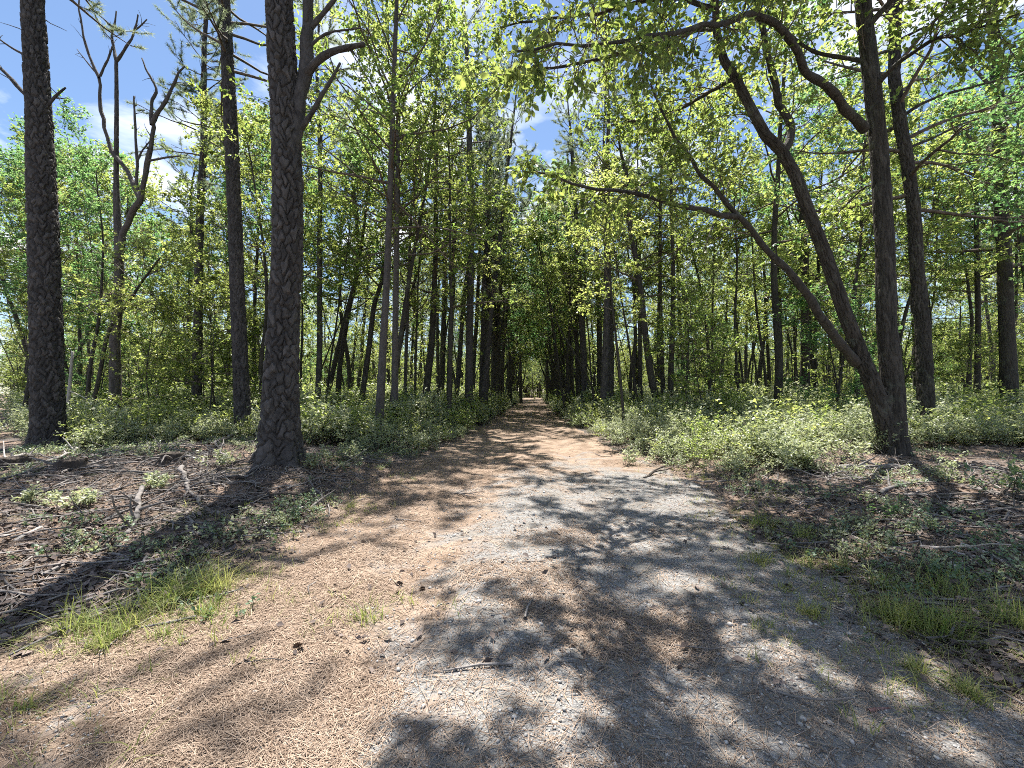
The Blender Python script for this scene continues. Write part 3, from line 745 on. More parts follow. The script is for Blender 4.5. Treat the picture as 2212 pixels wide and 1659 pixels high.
# -- smaller ones on the left
measured_tree("leaning_tree", "thin tree leaning to the right with a crooked top in front of the forked tree", "tree", "the thin leaning tree", "oak",
    [(189, 918), (203, 860), (212, 830), (228, 735), (241, 696), (270, 668), (303, 612), (345, 558)], 13.2, [(558, 5), (700, 9), (920, 13)], None, 3.5, 16, leaf="light_leaf", limbs=9, reach=1.5)
measured_tree("dead_snag", "pale broken standing dead stem beside the far-left thick pine", "snag", "the pale dead stem", "oak",
    [(143, 915), (150, 840), (154, 800), (157, 760)], 12.6, [(760, 7), (915, 11)], None, None, 17, wood="pale_wood",
    more=[([(152, 845), (175, 855), (196, 866)], 12.6, 4, 2, None), ([(150, 850), (128, 862), (110, 880)], 12.6, 4, 2, None)])
SMALL = [
 # name, label, phrase, kind, points, depth, widths, top, crown from, leaf
 ("pine_tree", "thin dark pine close behind the slender dark-crowned pine", None, "pine", [(404, 865), (406, 760), (410, 640), (414, 500)], 24, [(500, 9), (865, 12)], 15, 9, None),
 ("pine_tree", "thin straight pine just right of the largest forked pine", "the thin pine right of the largest pine", "pine", [(685, 903), (689, 800), (691, 735), (690, 540), (692, 400), (690, 240)], 17, [(240, 9), (900, 14)], 17, 10, None),
 ("oak_tree", "dark leaning trunk bending right behind the thin pine beside the largest pine", None, "oak", [(703, 872), (722, 790), (745, 690), (772, 590), (775, 540), (768, 450), (757, 330)], 22, [(330, 7), (870, 12)], 15, 5, "oak_leaf"),
 ("oak_tree", "dark trunk forking low, just left of the smooth grey slender tree", "the low-forking dark trunk", "oak", [(777, 897), (786, 830), (795, 768), (808, 654), (822, 620), (836, 540)], 18.5, [(540, 9), (900, 14)], 13, 4.5, "light_leaf"),
 ("grey_tree", "tall slender tree with pale grey bark leaning right, left side of the path", "the pale grey slender tree", "oak", [(818, 947), (822, 850), (828, 740), (836, 600), (843, 400), (850, 200), (857, 0)], 12.3, [(0, 9), (400, 13), (740, 17), (947, 21)], 15, 6.0, "light_leaf"),
 ("grey_tree", "straight grey trunk standing right behind the pale grey slender tree", None, "oak", [(852, 922), (853, 800), (855, 640), (858, 460), (860, 250)], 14.5, [(250, 9), (922, 17)], 13, 6, "oak_leaf"),
 ("oak_tree", "thin dark trunk close to the right of the paired grey trunks", None, "oak", [(874, 898), (877, 780), (882, 624), (886, 500)], 18, [(500, 6), (898, 9)], 12, 4, "oak_leaf"),
 ("oak_tree", "pencil-thin stem between the paired grey trunks and the dark S-bent trunk", None, "oak", [(896, 888), (898, 780), (902, 650)], 20, [(650, 4), (888, 6)], 9, 3.5, "light_leaf"),
 ("oak_tree", "dark S-bent trunk left of the path, leaning right as it rises", "the dark S-bent trunk", "oak", [(918, 890), (921, 840), (933, 742), (938, 640), (942, 502), (940, 380)], 20, [(380, 8), (742, 15), (890, 17)], 15, 5, "oak_leaf"),
 ("pine_tree", "dark pine trunk directly right of the S-bent trunk", None, "pine", [(953, 866), (956, 780), (960, 640), (962, 480)], 27, [(480, 9), (866, 13)], 16, 9, None),
 ("oak_tree", "slim dark trunk with its base at the path's left shrub edge", None, "oak", [(970, 905), (972, 800), (975, 672), (972, 560)], 16.5, [(560, 6), (905, 11)], 12, 4.5, "oak_leaf"),
 ("pine_tree", "tall stout pine left of the path, the stoutest beside the far part", "the stout pine left of the far path", "pine", [(1012, 890), (1014, 760), (1015, 686), (1018, 517), (1014, 300), (1008, 100)], 20, [(100, 10), (517, 14), (890, 18)], 20, 10.5, None),
 ("pine_tree", "straight dark pine next right of the stout pine left of the far path", None, "pine", [(1039, 878), (1042, 760), (1046, 601), (1056, 460), (1060, 330)], 23, [(330, 7), (878, 11)], 17, 9, None),
 ("oak_tree", "very thin trunk tucked against the straight dark pine left of the far path", None, "oak", [(1051, 879), (1053, 780), (1055, 660)], 22.5, [(660, 5), (879, 8)], 11, 5, "oak_leaf"),
 ("pine_tree", "dark pine third from the path end, left row", None, "pine", [(1066, 866), (1067, 770), (1067, 672), (1070, 540)], 29, [(540, 8), (866, 12)], 17, 9, None),
 ("pine_tree", "thin pine second from the path end, left row", None, "pine", [(1085, 858), (1086, 760), (1088, 660)], 34, [(660, 5), (858, 8)], 16, 8, None),
 ("pine_tree", "pine trunk standing closest to the path end in the left row", "the last pine of the left row", "pine", [(1102, 854), (1101, 760), (1098, 640)], 40, [(640, 6), (854, 9)], 17, 9, None),
 ("pine_tree", "distant thin pine right at the far left corner of the path", None, "pine", [(1125, 856), (1124, 780), (1121, 700)], 52, [(700, 4), (856, 7)], 17, 8, None),
 ("pine_tree", "distant thin pine beside the path's vanishing point, right row's end", None, "pine", [(1182, 855), (1182, 780), (1181, 690)], 50, [(690, 4), (855, 6)], 17, 8, None),
 ("pine_tree", "pine leaning left near the path end, right row", "the left-leaning pine of the right row", "pine", [(1206, 858), (1200, 760), (1194, 672), (1192, 560)], 36, [(560, 5), (858, 9)], 17, 9, None),
 ("pine_tree", "thin pine behind the left-leaning pine of the right row", None, "pine", [(1216, 852), (1215, 760), (1213, 660)], 44, [(660, 4), (852, 7)], 16, 8, None),
 ("pine_tree", "straight dark pine left of the forked pine in the right row", None, "pine", [(1235, 856), (1233, 760), (1231, 600), (1228, 464)], 34, [(464, 8), (856, 12)], 18, 10, None),
 ("pine_tree", "slim pine pressed against the forked pine of the right row", None, "pine", [(1249, 866), (1246, 760), (1243, 620), (1240, 500), (1228, 360)], 29, [(360, 6), (866, 9)], 18, 10, None),
 ("pine_tree", "stout pine at the path's right edge whose stem forks high", "the forked pine of the right row", "pine", [(1264, 878), (1261, 780), (1256, 672), (1249, 560), (1243, 440), (1236, 330)], 23.5, [(330, 8), (672, 13), (878, 16)], 18, 10, None),
 ("pine_tree", "dark stout trunk right of the forked pine at the path's right edge", None, "pine", [(1296, 866), (1296, 780), (1294, 680), (1290, 560)], 28, [(560, 9), (866, 14)], 14, 8, None),
 ("sapling_tree", "thin bent sapling stem at the edge of the shrubs right of the path", "the thin bent sapling", "oak", [(1348, 931), (1345, 870), (1336, 777), (1326, 690), (1319, 620), (1316, 500), (1315, 419)], 13.2, [(419, 3), (931, 7)], None, 3.0, "light_leaf"),
 ("oak_tree", "dark straight trunk behind the thin bent sapling, right of the path", None, "oak", [(1376, 866), (1374, 780), (1371, 672)], 29, [(672, 7), (866, 10)], 12, 5, "oak_leaf"),
 ("oak_tree", "wavy dark oak trunk curving left as it rises, right of the path", "the wavy dark oak", "oak", [(1428, 895), (1420, 865), (1409, 829), (1400, 770), (1392, 707), (1385, 631), (1377, 575), (1362, 506), (1357, 447), (1360, 395), (1348, 360)], 17.5, [(360, 8), (700, 14), (895, 18)], 12.5, 5, "oak_leaf"),
 ("oak_tree", "straight slim trunk rising from the same shrubs as the wavy dark oak", None, "oak", [(1433, 886), (1430, 780), (1426, 638), (1426, 464), (1428, 380)], 19, [(380, 6), (886, 11)], 13, 6, "oak_leaf"),
 ("oak_tree", "trunk with a wide upper fork just right of the wavy dark oak", None, "oak", [(1447, 895), (1450, 780), (1454, 672), (1454, 575), (1450, 450)], 17.8, [(450, 7), (895, 14)], 13, 5.5, "light_leaf"),
 ("oak_tree", "dark trunk leaning slightly left, second trunk right of the wavy dark oak", None, "oak", [(1478, 858), (1474, 780), (1466, 648), (1463, 540)], 26, [(540, 6), (858, 10)], 12, 5, "oak_leaf"),
 ("sapling_tree", "thin dark sapling leaning left in the bright clearing on the right", "the thin sapling in the bright clearing", "oak", [(1608, 858), (1602, 800), (1596, 752), (1586, 637)], 22, [(637, 4), (858, 6)], None, 4.2, "light_leaf"),
 ("sapling_tree", "thinner sapling just right of the thin sapling in the bright clearing", None, "oak", [(1641, 860), (1632, 790), (1622, 719), (1618, 660)], 23, [(660, 3), (860, 5)], None, 3.8, "light_leaf"),
 ("oak_tree", "short dark trunk between the bright clearing and the multi-stem oak", None, "oak", [(1664, 862), (1660, 780), (1654, 687), (1652, 600)], 26, [(600, 6), (862, 9)], 11, 4.5, "oak_leaf"),
 ("oak_tree", "dark upright trunk left of the thick dark trunk behind the multi-stem oak", None, "oak", [(1687, 864), (1686, 780), (1684, 670), (1682, 570)], 25, [(570, 8), (864, 13)], 12, 5, "oak_leaf"),
 ("oak_tree", "narrow trunk touching the thick dark trunk behind the multi-stem oak", None, "oak", [(1719, 858), (1718, 770), (1714, 670)], 29, [(670, 6), (858, 9)], 11, 5, "oak_leaf"),
 ("oak_tree", "thick dark trunk seen through the gap left of the leaning oak stem", "the thick dark trunk behind the multi-stem oak", "oak", [(1739, 870), (1739, 780), (1739, 703), (1737, 540), (1730, 440)], 21, [(440, 13), (870, 23)], 13, 5.5, "oak_leaf"),
 ("oak_tree", "slim trunk right of the thick dark trunk, framed by the leaning oak stem", None, "oak", [(1765, 868), (1760, 820), (1752, 768), (1748, 660)], 23, [(660, 7), (868, 11)], 11, 4.5, "deep_leaf"),
 ("oak_tree", "thin stem seen under the leaning oak stem, near its foot", None, "oak", [(1817, 860), (1816, 780), (1818, 700)], 27, [(700, 5), (860, 8)], 10, 4, "deep_leaf"),
 ("oak_tree", "thick trunk at the photo's far right edge", "the thick trunk at the far right edge", "oak", [(2181, 870), (2178, 780), (2174, 700), (2169, 540), (2159, 391), (2156, 228), (2146, 65), (2142, 0)], 15.5, [(0, 26), (228, 32), (700, 38), (870, 46)], 16, 5.5, "deep_leaf"),
 ("oak_tree", "slender trunk next left of the thick trunk at the far right edge", None, "oak", [(2110, 856), (2112, 760), (2113, 700), (2110, 540), (2108, 360)], 19, [(360, 10), (856, 17)], 13, 5, "deep_leaf"),
 ("oak_tree", "short thin trunk doubling the slender one near the far right edge", None, "oak", [(2092, 854), (2094, 780), (2100, 690)], 21, [(690, 9), (854, 14)], 10, 4.5, "deep_leaf"),
]
for i, (nm, lab, phr, kind, px, dep, wd, top, cf, lf) in enumerate(SMALL):
    zt = at(*px[-1], dep)[2]
    measured_tree(nm, lab, "sapling" if "sapling" in nm else "tree", phr, kind, px, dep, wd, top, cf, 100 + i, leaf=lf or "oak_leaf",
        limbs=(28 if kind == "pine" else (8 if "sapling" in nm else (26 if nm == "grey_tree" else 14))), reach=(2.4 if kind == "pine" else (1.1 if "sapling" in nm else (3.4 if nm == "grey_tree" else 2.7))),
        group="trunks along the path", wood=("grey_bark" if nm == "grey_tree" else None), stub=(8 if kind == "pine" else 2), per=12)

# ------------------------------------------------------------------ the multi-stem oak on the right
def hero_oak():
    rng = np.random.default_rng(77)
    Z0 = 8.4
    base = ground_at(1932, 996)
    root = empty("multi_stem_oak", base)
    tag(root, "large multi-stem oak with leaning stems and long limbs over the path, right side", "tree")
    LAND.append((1930, Z0, "the multi-stem oak"))
    limbs = []
    def part(name, px, w, dz, depth=Z0, top=None, relief=None, k=12, step=0.12, grounded=False, leafy_=True, t0=0.2, subs=None, sl=None, per=7):
        q, r = stem(px, depth, w, top, dz, step, 5, 0.025, grounded)
        q = q - base
        if not relief:
            kn = np.arange(0, len(q) + 3, 3); f = np.minimum(1, np.minimum(np.arange(len(q)), len(q) - 1 - np.arange(len(q))) / 4)
            q = q + f[:, None] * np.stack([np.interp(np.arange(len(q)), kn, rng.normal(0, 0.016, len(kn))) for _ in range(3)], -1)
        mb = MB(); dr = None
        if grounded: r = flare(q, r, 0.3)
        if relief:
            k = relief[2]; dr = bark_relief(q, r, k, relief[0], relief[1], relief[4], 3 + len(limbs), 0)
            dr = dr * np.clip(r / r.max(), 0.2, 1)[:, None]
        else:
            r = r * (1 + 0.08 * np.sin(np.linspace(0, 2.1 * len(r) ** 0.9, len(r))))
        tube(mb, q, r, k, 0, dr=dr, rnd=0.5 if dr is None else PLATE[0])
        mb.build(name, [M["oak_bark"]], root)
        limbs.append((q, r, t0, subs, sl, per))
    rel = (0.07, 0.34, 96, 0.025, 0.036)
    part("trunk", [(1932, 996), (1929, 940), (1928, 833), (1915, 703), (1912, 540), (1899, 325), (1882, 163), (1866, 33), (1860, -60)],
         [(-60, 36), (33, 38), (325, 42), (540, 45), (703, 46), (833, 54), (940, 64), (996, 72)], None, top=14.5, relief=rel, grounded=True, step=0.04, t0=0.55, subs=32, sl=1.6)
    part("stem", [(1926, 975), (1899, 865), (1860, 768), (1817, 654), (1785, 556), (1746, 456), (1716, 374), (1688, 325), (1654, 293), (1622, 234), (1590, 169), (1563, 130), (1547, 65), (1546, -40)],
         [(-40, 10), (65, 14), (234, 20), (374, 27), (556, 31), (768, 37), (865, 42), (975, 50)], [0, .0, .0, -.1, -.2, -.3, -.4, -.5, -.6, -.7, -.8, -.9, -1, -1.1], relief=rel, step=0.04, top=11.5, t0=0.5, subs=24, sl=1.3)
    part("limb", [(1690, 330), (1712, 300), (1700, 260), (1674, 195), (1664, 146), (1638, 33), (1630, -40)], (21, 6), [-.5, -.45, -.4, -.4, -.4, -.4, -.4], top=11, t0=0.2, subs=15, sl=1.2)
    part("limb", [(1850, 784), (1817, 746), (1785, 703), (1736, 628), (1700, 582), (1661, 540), (1632, 508), (1590, 462), (1557, 423), (1515, 381), (1492, 351), (1462, 300), (1430, 240), (1405, 180)],
         (27, 5), [0, -.2, -.3, -.5, -.6, -.7, -.8, -1, -1.1, -1.2, -1.2, -1.3, -1.4, -1.5], t0=0.5, subs=24, sl=1.2)
    part("limb", [(1592, 468), (1560, 466), (1524, 456), (1499, 452), (1440, 436), (1360, 419), (1291, 405), (1235, 402), (1204, 381), (1180, 374), (1142, 370)],
         (14, 5), [-1, -1.1, -1.2, -1.3, -1.5, -1.8, -2.0, -2.2, -2.3, -2.4, -2.5], t0=0.3, subs=16, sl=0.75)
    part("limb", [(1868, 280), (1840, 250), (1817, 218), (1775, 176), (1739, 156), (1726, 114), (1694, 68), (1661, 42), (1628, 29), (1573, 46), (1541, 52), (1492, 65), (1436, 72), (1371, 85), (1290, 94), (1176, 98), (1094, 114)],
         (25, 6), [0, -.2, -.4, -.7, -.9, -1.1, -1.3, -1.5, -1.7, -2.1, -2.3, -2.6, -2.9, -3.2, -3.5, -3.8, -4.0], t0=0.3, subs=40, sl=0.8)
    part("limb", [(1870, 132), (1835, 128), (1801, 127), (1768, 118), (1733, 98), (1690, 60), (1650, -20)], (12, 4), [0, .2, .4, .6, .8, 1.0, 1.2], t0=0.3, subs=12, sl=1.0)
    part("limb", [(1862, 70), (1910, 20), (1945, -20), (1990, -90)], (20, 8), [0, -.2, -.4, -.6], t0=0.2, subs=14, sl=1.0)
    part("limb", [(1905, 420), (1880, 395), (1840, 430), (1800, 470)], (7, 3), [0, .4, .8, 1.2], t0=0.3, subs=8, sl=0.8)
    part("limb", [(1880, 200), (1940, 130), (2030, 80), (2120, 60), (2200, 30)], (14, 5), [0, -.4, -1.0, -1.5, -2.0], t0=0.3, subs=26, sl=1.0)
    part("limb", [(1548, 60), (1500, 70), (1420, 95), (1320, 120), (1230, 140), (1150, 150), (1090, 170)], (12, 4), [-1, -.3, .5, 1.3, 2.0, 2.6, 3.2], t0=0.15, subs=44, sl=1.2)
    part("limb", [(1552, 20), (1480, 0), (1390, 0), (1280, 30), (1180, 40), (1080, 60)], (12, 4), [-1, -.7, -.2, .3, .8, 1.2], t0=0.15, subs=44, sl=1.1)
    part("limb", [(1592, 170), (1540, 190), (1480, 230), (1400, 260), (1320, 270)], (11, 4), [-.8, 0, .8, 1.6, 2.2], t0=0.15, subs=34, sl=1.1)
    # limbs above the frame that reach out over the path
    part("limb", [(1862, -50), (1760, -140), (1600, -220), (1420, -260), (1250, -270), (1120, -250)], (20, 7), [0, -.7, -1.6, -2.5, -3.2, -3.6], t0=0.15, subs=37, sl=1.2, per=9)
    part("limb", [(1858, -20), (1740, -60), (1560, -150), (1380, -170), (1200, -150)], (18, 6), [0, .3, .2, -.3, -.6], t0=0.2, subs=31, sl=1.3, per=9)
    part("limb", [(1862, -40), (1900, -200), (1960, -330), (2080, -420)], (20, 7), [0, -1, -2, -3], t0=0.2, subs=15, sl=1.1, per=9)
    part("limb", [(1860, -80), (1780, -260), (1660, -420), (1500, -520), (1300, -560)], (18, 6), [0, -.9, -2, -3, -3.6], t0=0.2, subs=35, sl=1.2, per=9)
    part("limb", [(1858, -90), (1700, -180), (1480, -300), (1300, -360), (1100, -380)], (18, 6), [0, -.3, -.6, -1.2, -1.6], t0=0.2, subs=35, sl=1.3, per=9)
    part("limb", [(1546, -30), (1480, -120), (1380, -240), (1260, -330), (1080, -380), (930, -390)], (12, 5), [-1.1, -1.6, -2.2, -2.8, -3.2, -3.4], t0=0.1, subs=35, sl=1.1, per=9)
    part("limb", [(1546, -36), (1450, -110), (1300, -180), (1120, -210), (960, -200)], (12, 5), [-1.1, -1.2, -1.3, -1.4, -1.4], t0=0.15, subs=31, sl=1.1, per=9)
    part("limb", [(1547, -20), (1480, -90), (1350, -160), (1200, -230), (1040, -270)], (12, 5), [-1.1, -.6, 0, .6, 1.0], t0=0.2, subs=29, sl=1.2, per=9)
    mb = MB(); GAP_BASE[0] = base
    for l in limbs:
        q, r, t0, subs, sl, per = l
        qq = q[::max(1, len(q) // 40)]
        spray(mb, rng, qq, 0.03, subs, 6, per, 0.112, 0.06, 1, t0=t0, sub_len=1.0, twig_len=0.42, fine=True, droop=0.05, length=sl)
    mb.build("crown", [M["twig"], M["oak_leaf"]], root, smooth_shade=False); GAP_BASE[0] = None
hero_oak()
measured_tree("oak_tree", "straight dark oak standing directly behind and right of the multi-stem oak", "tree", "the straight oak behind the multi-stem oak", "oak",
    [(1999, 945), (2000, 900), (1999, 833), (1993, 703), (1980, 573), (1974, 456), (1961, 358), (1944, 260), (1931, 163), (1935, 33), (1937, 0)], 11.4,
    [(0, 26), (358, 30), (573, 32), (833, 38), (945, 44)], 14.5, 6.0, 18, limbs=20, reach=3.0, relief=(0.07, 0.3, 72, 0.035, 0.032), leaf="deep_leaf", per=9, subs=6,
    more=[([(1952, 250), (1990, 222), (2045, 202), (2143, 176), (2215, 160)], 11.4, 10, 5, [0, -.2, -.4, -.8, -1]), ([(1968, 318), (2010, 300), (2078, 267), (2208, 231)], 11.4, 8, 4, [0, .2, .3, .5]),
          ([(1938, 90), (1990, 60), (2050, 50), (2110, 20)], 11.4, 9, 4, [0, -.4, -.8, -1.2])])

# ------------------------------------------------------------------ trees and saplings that fill the wood
def variant(kind, seed):
    """One tree at the origin: Empty > trunk, crown."""
    rng = np.random.default_rng(seed)
    root = bpy.data.objects.new("pine_tree" if kind == "pine" else ("sapling" if kind == "sapling" else "oak_tree"), None)
    COL.objects.link(root)
    H = {"pine": rng.uniform(14, 17), "oak": rng.uniform(10, 13), "slim": rng.uniform(9, 12), "sapling": rng.uniform(3.2, 5.5)}[kind]
    tr = wander(rng, (0, 0, -0.1), (rng.normal(0, 0.05), rng.normal(0, 0.05), 1), H, 24, 0.02 if kind == "pine" else 0.05, 0.05)
    r0 = {"pine": rng.uniform(0.13, 0.18), "oak": rng.uniform(0.075, 0.12), "slim": rng.uniform(0.045, 0.075), "sapling": 0.028}[kind]
    rad = np.linspace(r0, 0.02 if kind != "sapling" else 0.006, len(tr))
    q, s_ = resample(tr, 0.4); r = flare(q, np.interp(s_, np.linspace(0, 1, len(rad)), rad), 0.3)
    mb = MB(); tube(mb, q, r, 8, 0)
    if kind == "pine": stubs(mb, rng, q, r, 16, 0.2, 0.7, ln=(0.3, 1.3))
    if kind == "oak": stubs(mb, rng, q, r, 3, 0.15, 0.4)
    mb.build("trunk", [M["pine_bark" if kind == "pine" else "oak_bark"]], root)
    mb = MB()
    if kind == "pine": pine_crown(mb, rng, q, r, 0.5, 30, 2.4, tuft=7, needles=16, L=0.16, w=0.013)
    elif kind == "oak": broad_crown(mb, rng, q, r, 0.40, 20, 2.6, subs=6, twigs=6, per=13, leaf=0.115, lw=0.07)
    elif kind == "slim": broad_crown(mb, rng, q, r, 0.5, 12, 1.5, subs=4, twigs=5, per=10, leaf=0.11, lw=0.068)
    else: broad_crown(mb, rng, q, r, 0.22, 14, 1.25, subs=4, twigs=4, per=14, leaf=0.10, lw=0.064, rise=(0.0, 0.6))
    lf = {"pine": "needle", "oak": ("oak_leaf", "light_leaf", "deep_leaf")[seed % 3], "slim": "light_leaf", "sapling": ("light_leaf", "oak_leaf", "deep_leaf")[seed % 3]}[kind]
    mb.build("crown", [M["twig"], M[lf]], root, smooth_shade=False)
    return root
VAR = {"pine": [variant("pine", 201 + i) for i in range(4)], "oak": [variant("oak", 300 + i) for i in range(6)], "slim": [variant("slim", 450 + i) for i in range(5)], "sapling": [variant("sapling", 402 + i) for i in range(5)]}
used = set()
rng = np.random.default_rng(5)
spots = [(float((at(u, 845, d))[0]), float((at(u, 845, d))[1])) for u, d, _ in LAND]
def clear(x, y, gap): return all((x - a) ** 2 + (y - b) ** 2 > gap * gap for a, b in spots)
def in_frame(x, y, m=1.5):
    q = np.array([x, y, 1.5]) - CAM; d = float(np.dot(q, FWD)); r = float(np.dot(q, RIGHT))
    return d > 2 and abs(r) < d * W2 / F + m
FILL = []
def fill(kind, count, dmin, dmax, gap, off, smin, smax):
    n = tries = 0
    while n < count and tries < 20000:
        tries += 1
        d = math.sqrt(rng.uniform(dmin ** 2, dmax ** 2)); x = rng.uniform(-1.32, 1.32) * d; y = d
        if not in_frame(x, y, 2.0) or not clear(x, y, gap): continue
        if path_left(y) - off < x < path_right(y) + off: continue
        uu = u_of((x, y, 1.5))
        if kind not in ("pine", "slim") and any(abs(uu - lu) < (60 if kind == "oak" else 26) and y < ld - 0.5 for lu, ld, _ in LAND): continue
        sc = rng.uniform(smin, smax); uu = u_of((x, y, 1.5))
        if kind != "sapling" and (40 < uu < 380 or 520 < uu < 590): sc = min(sc, (0.70 * y + 1.5) / (17.0 if kind == "pine" else 13.0))
        spots.append((x, y)); FILL.append((kind, x, y, sc)); n += 1
fill("oak", 26, 14, 24, 2.4, 1.3, 1.0, 1.4)
fill("slim", 60, 15, 38, 1.3, 0.9, 0.85, 1.2)
fill("pine", 20, 18, 32, 2.2, 1.2, 0.9, 1.2)
fill("oak", 44, 24, 46, 2.3, 1.0, 0.9, 1.3)
fill("pine", 42, 32, 58, 1.9, 1.0, 0.85, 1.1)
def fill_row(kind, count, y0, y1, near, width, smin, smax, gap):
    n = tries = 0
    while n < count and tries < 9000:
        tries += 1
        y = rng.uniform(y0, y1); sd = rng.choice([-1, 1]); o = near + width * rng.uniform(0, 1)
        x = float(path_left(y)) - o if sd < 0 else float(path_right(y)) + o
        if not clear(x, y, gap): continue
        spots.append((x, y)); FILL.append((kind, x, y, rng.uniform(smin, smax))); n += 1
fill_row("pine", 44, 22, 75, 0.35, 2.6, 0.95, 1.25, 1.1)
fill_row("oak", 24, 24, 80, 0.5, 2.2, 0.95, 1.3, 1.3)
fill_row("slim", 44, 18, 70, 0.3, 4.0, 0.9, 1.25, 0.7)
fill("sapling", 18, 12.5, 20, 1.2, 2.2, 0.75, 1.15)
fill("sapling", 36, 22, 42, 1.1, 1.4, 0.9, 1.4)
marks = sorted((u, p) for u, d, p in LAND)
count = {}
WORDS = ["nearest", "second nearest", "third nearest", "fourth nearest", "fifth nearest", "sixth nearest", "seventh nearest", "eighth nearest", "ninth nearest", "tenth nearest", "eleventh nearest", "twelfth nearest", "thirteenth nearest", "fourteenth nearest", "fifteenth nearest", "sixteenth nearest", "seventeenth nearest", "eighteenth nearest"] + [w + " nearest" for w in ("nineteenth", "twentieth", "twenty-first", "twenty-second", "twenty-third", "twenty-fourth", "twenty-fifth", "twenty-sixth", "twenty-seventh", "twenty-eighth", "twenty-ninth", "thirtieth", "thirty-first", "thirty-second", "thirty-third", "thirty-fourth")]
KW = {"slim": "slim background trunk", "pine": "background pine", "oak": "background oak", "sapling": "leafy understory sapling"}
for kind, x, y, sc in sorted(FILL, key=lambda f: f[2]):
    pool = VAR[kind]; i = int(rng.integers(len(pool)))
    o = copy_tree(pool[i]) if (kind, i) in used else pool[i]
    used.add((kind, i))
    o.location = (x, y, float(terrain(x, y)))
    lean = 0.0
    if y > 18 and kind != "sapling" and -5.5 < x < 4.8: lean = (0.14 if x < 0 else -0.14) * (0.5 if kind == "pine" else 1.0)
    o.rotation_mode = "ZYX"
    o.rotation_euler = (rng.normal(0, 0.025), lean + rng.normal(0, 0.03), rng.uniform(0, 6.28))
    o.scale = (sc * rng.uniform(0.9, 1.1),) * 2 + (sc * rng.uniform(0.92, 1.08),)
    u = u_of((x, y, 1.5))
    left = [p for a, p in marks if a <= u]; right = [p for a, p in marks if a > u]
    where = "right of " + left[-1] if left else "left of " + right[0]
    key = (kind, where); count[key] = count.get(key, 0) + 1
    tag(o, f"{WORDS[min(count[key], len(WORDS)) - 1]} {KW[kind]} {where}", "sapling" if kind == "sapling" else "tree", {"slim": "slim trunks filling the wood", "pine": "pines filling the wood", "oak": "oaks filling the wood", "sapling": "saplings under the trees"}[kind])
for kind, pool in VAR.items():
    for i, o in enumerate(pool):
        if (kind, i) not in used:
            for c in list(o.children): bpy.data.objects.remove(c)
            bpy.data.objects.remove(o)

# ------------------------------------------------------------------ stuff scattered by geometry nodes
SRC = bpy.data.collections.new("scatter sources")      # not linked to the scene: only instanced
def source(name, mb, mats, coll, smooth_shade=False):
    o = bpy.data.objects.new(name, mb.mesh(name, mats, smooth_shade)); coll.objects.link(o); return o
def scatter(name, pts, rot, scl, coll, kind="stuff"):
    me = bpy.data.meshes.new(name); me.from_pydata([tuple(p) for p in pts], [], [])
    a = me.attributes.new("rot", "FLOAT_VECTOR", "POINT"); a.data.foreach_set("vector", np.asarray(rot, np.float32).ravel())
    a = me.attributes.new("scl", "FLOAT_VECTOR", "POINT"); a.data.foreach_set("vector", np.asarray(scl, np.float32).ravel())
    o = bpy.data.objects.new(name, me); COL.objects.link(o)
    g = bpy.data.node_groups.new(name, "GeometryNodeTree")
    g.interface.new_socket("Geometry", in_out="INPUT", socket_type="NodeSocketGeometry")
    g.interface.new_socket("Geometry", in_out="OUTPUT", socket_type="NodeSocketGeometry")
    gi = g.nodes.new("NodeGroupInput"); go = g.nodes.new("NodeGroupOutput")
    m2p = g.nodes.new("GeometryNodeMeshToPoints")
    inst = g.nodes.new("GeometryNodeInstanceOnPoints")
    ci = g.nodes.new("GeometryNodeCollectionInfo"); ci.inputs["Collection"].default_value = coll
    ci.inputs["Separate Children"].default_value = True; ci.inputs["Reset Children"].default_value = True
    inst.inputs["Pick Instance"].default_value = True
    ra = g.nodes.new("GeometryNodeInputNamedAttribute"); ra.data_type = "FLOAT_VECTOR"; ra.inputs[0].default_value = "rot"
    sa = g.nodes.new("GeometryNodeInputNamedAttribute"); sa.data_type = "FLOAT_VECTOR"; sa.inputs[0].default_value = "scl"
    e2r = g.nodes.new("FunctionNodeEulerToRotation")
    L = g.links.new
    L(gi.outputs[0], m2p.inputs[0]); L(m2p.outputs[0], inst.inputs["Points"])
    L(ci.outputs[0], inst.inputs["Instance"])
    L(ra.outputs[0], e2r.inputs[0]); L(e2r.outputs[0], inst.inputs["Rotation"]); L(sa.outputs[0], inst.inputs["Scale"])
    L(inst.outputs[0], go.inputs[0])
    md = o.modifiers.new("scatter", "NODES"); md.node_group = g
    return tag(o, kind=kind)

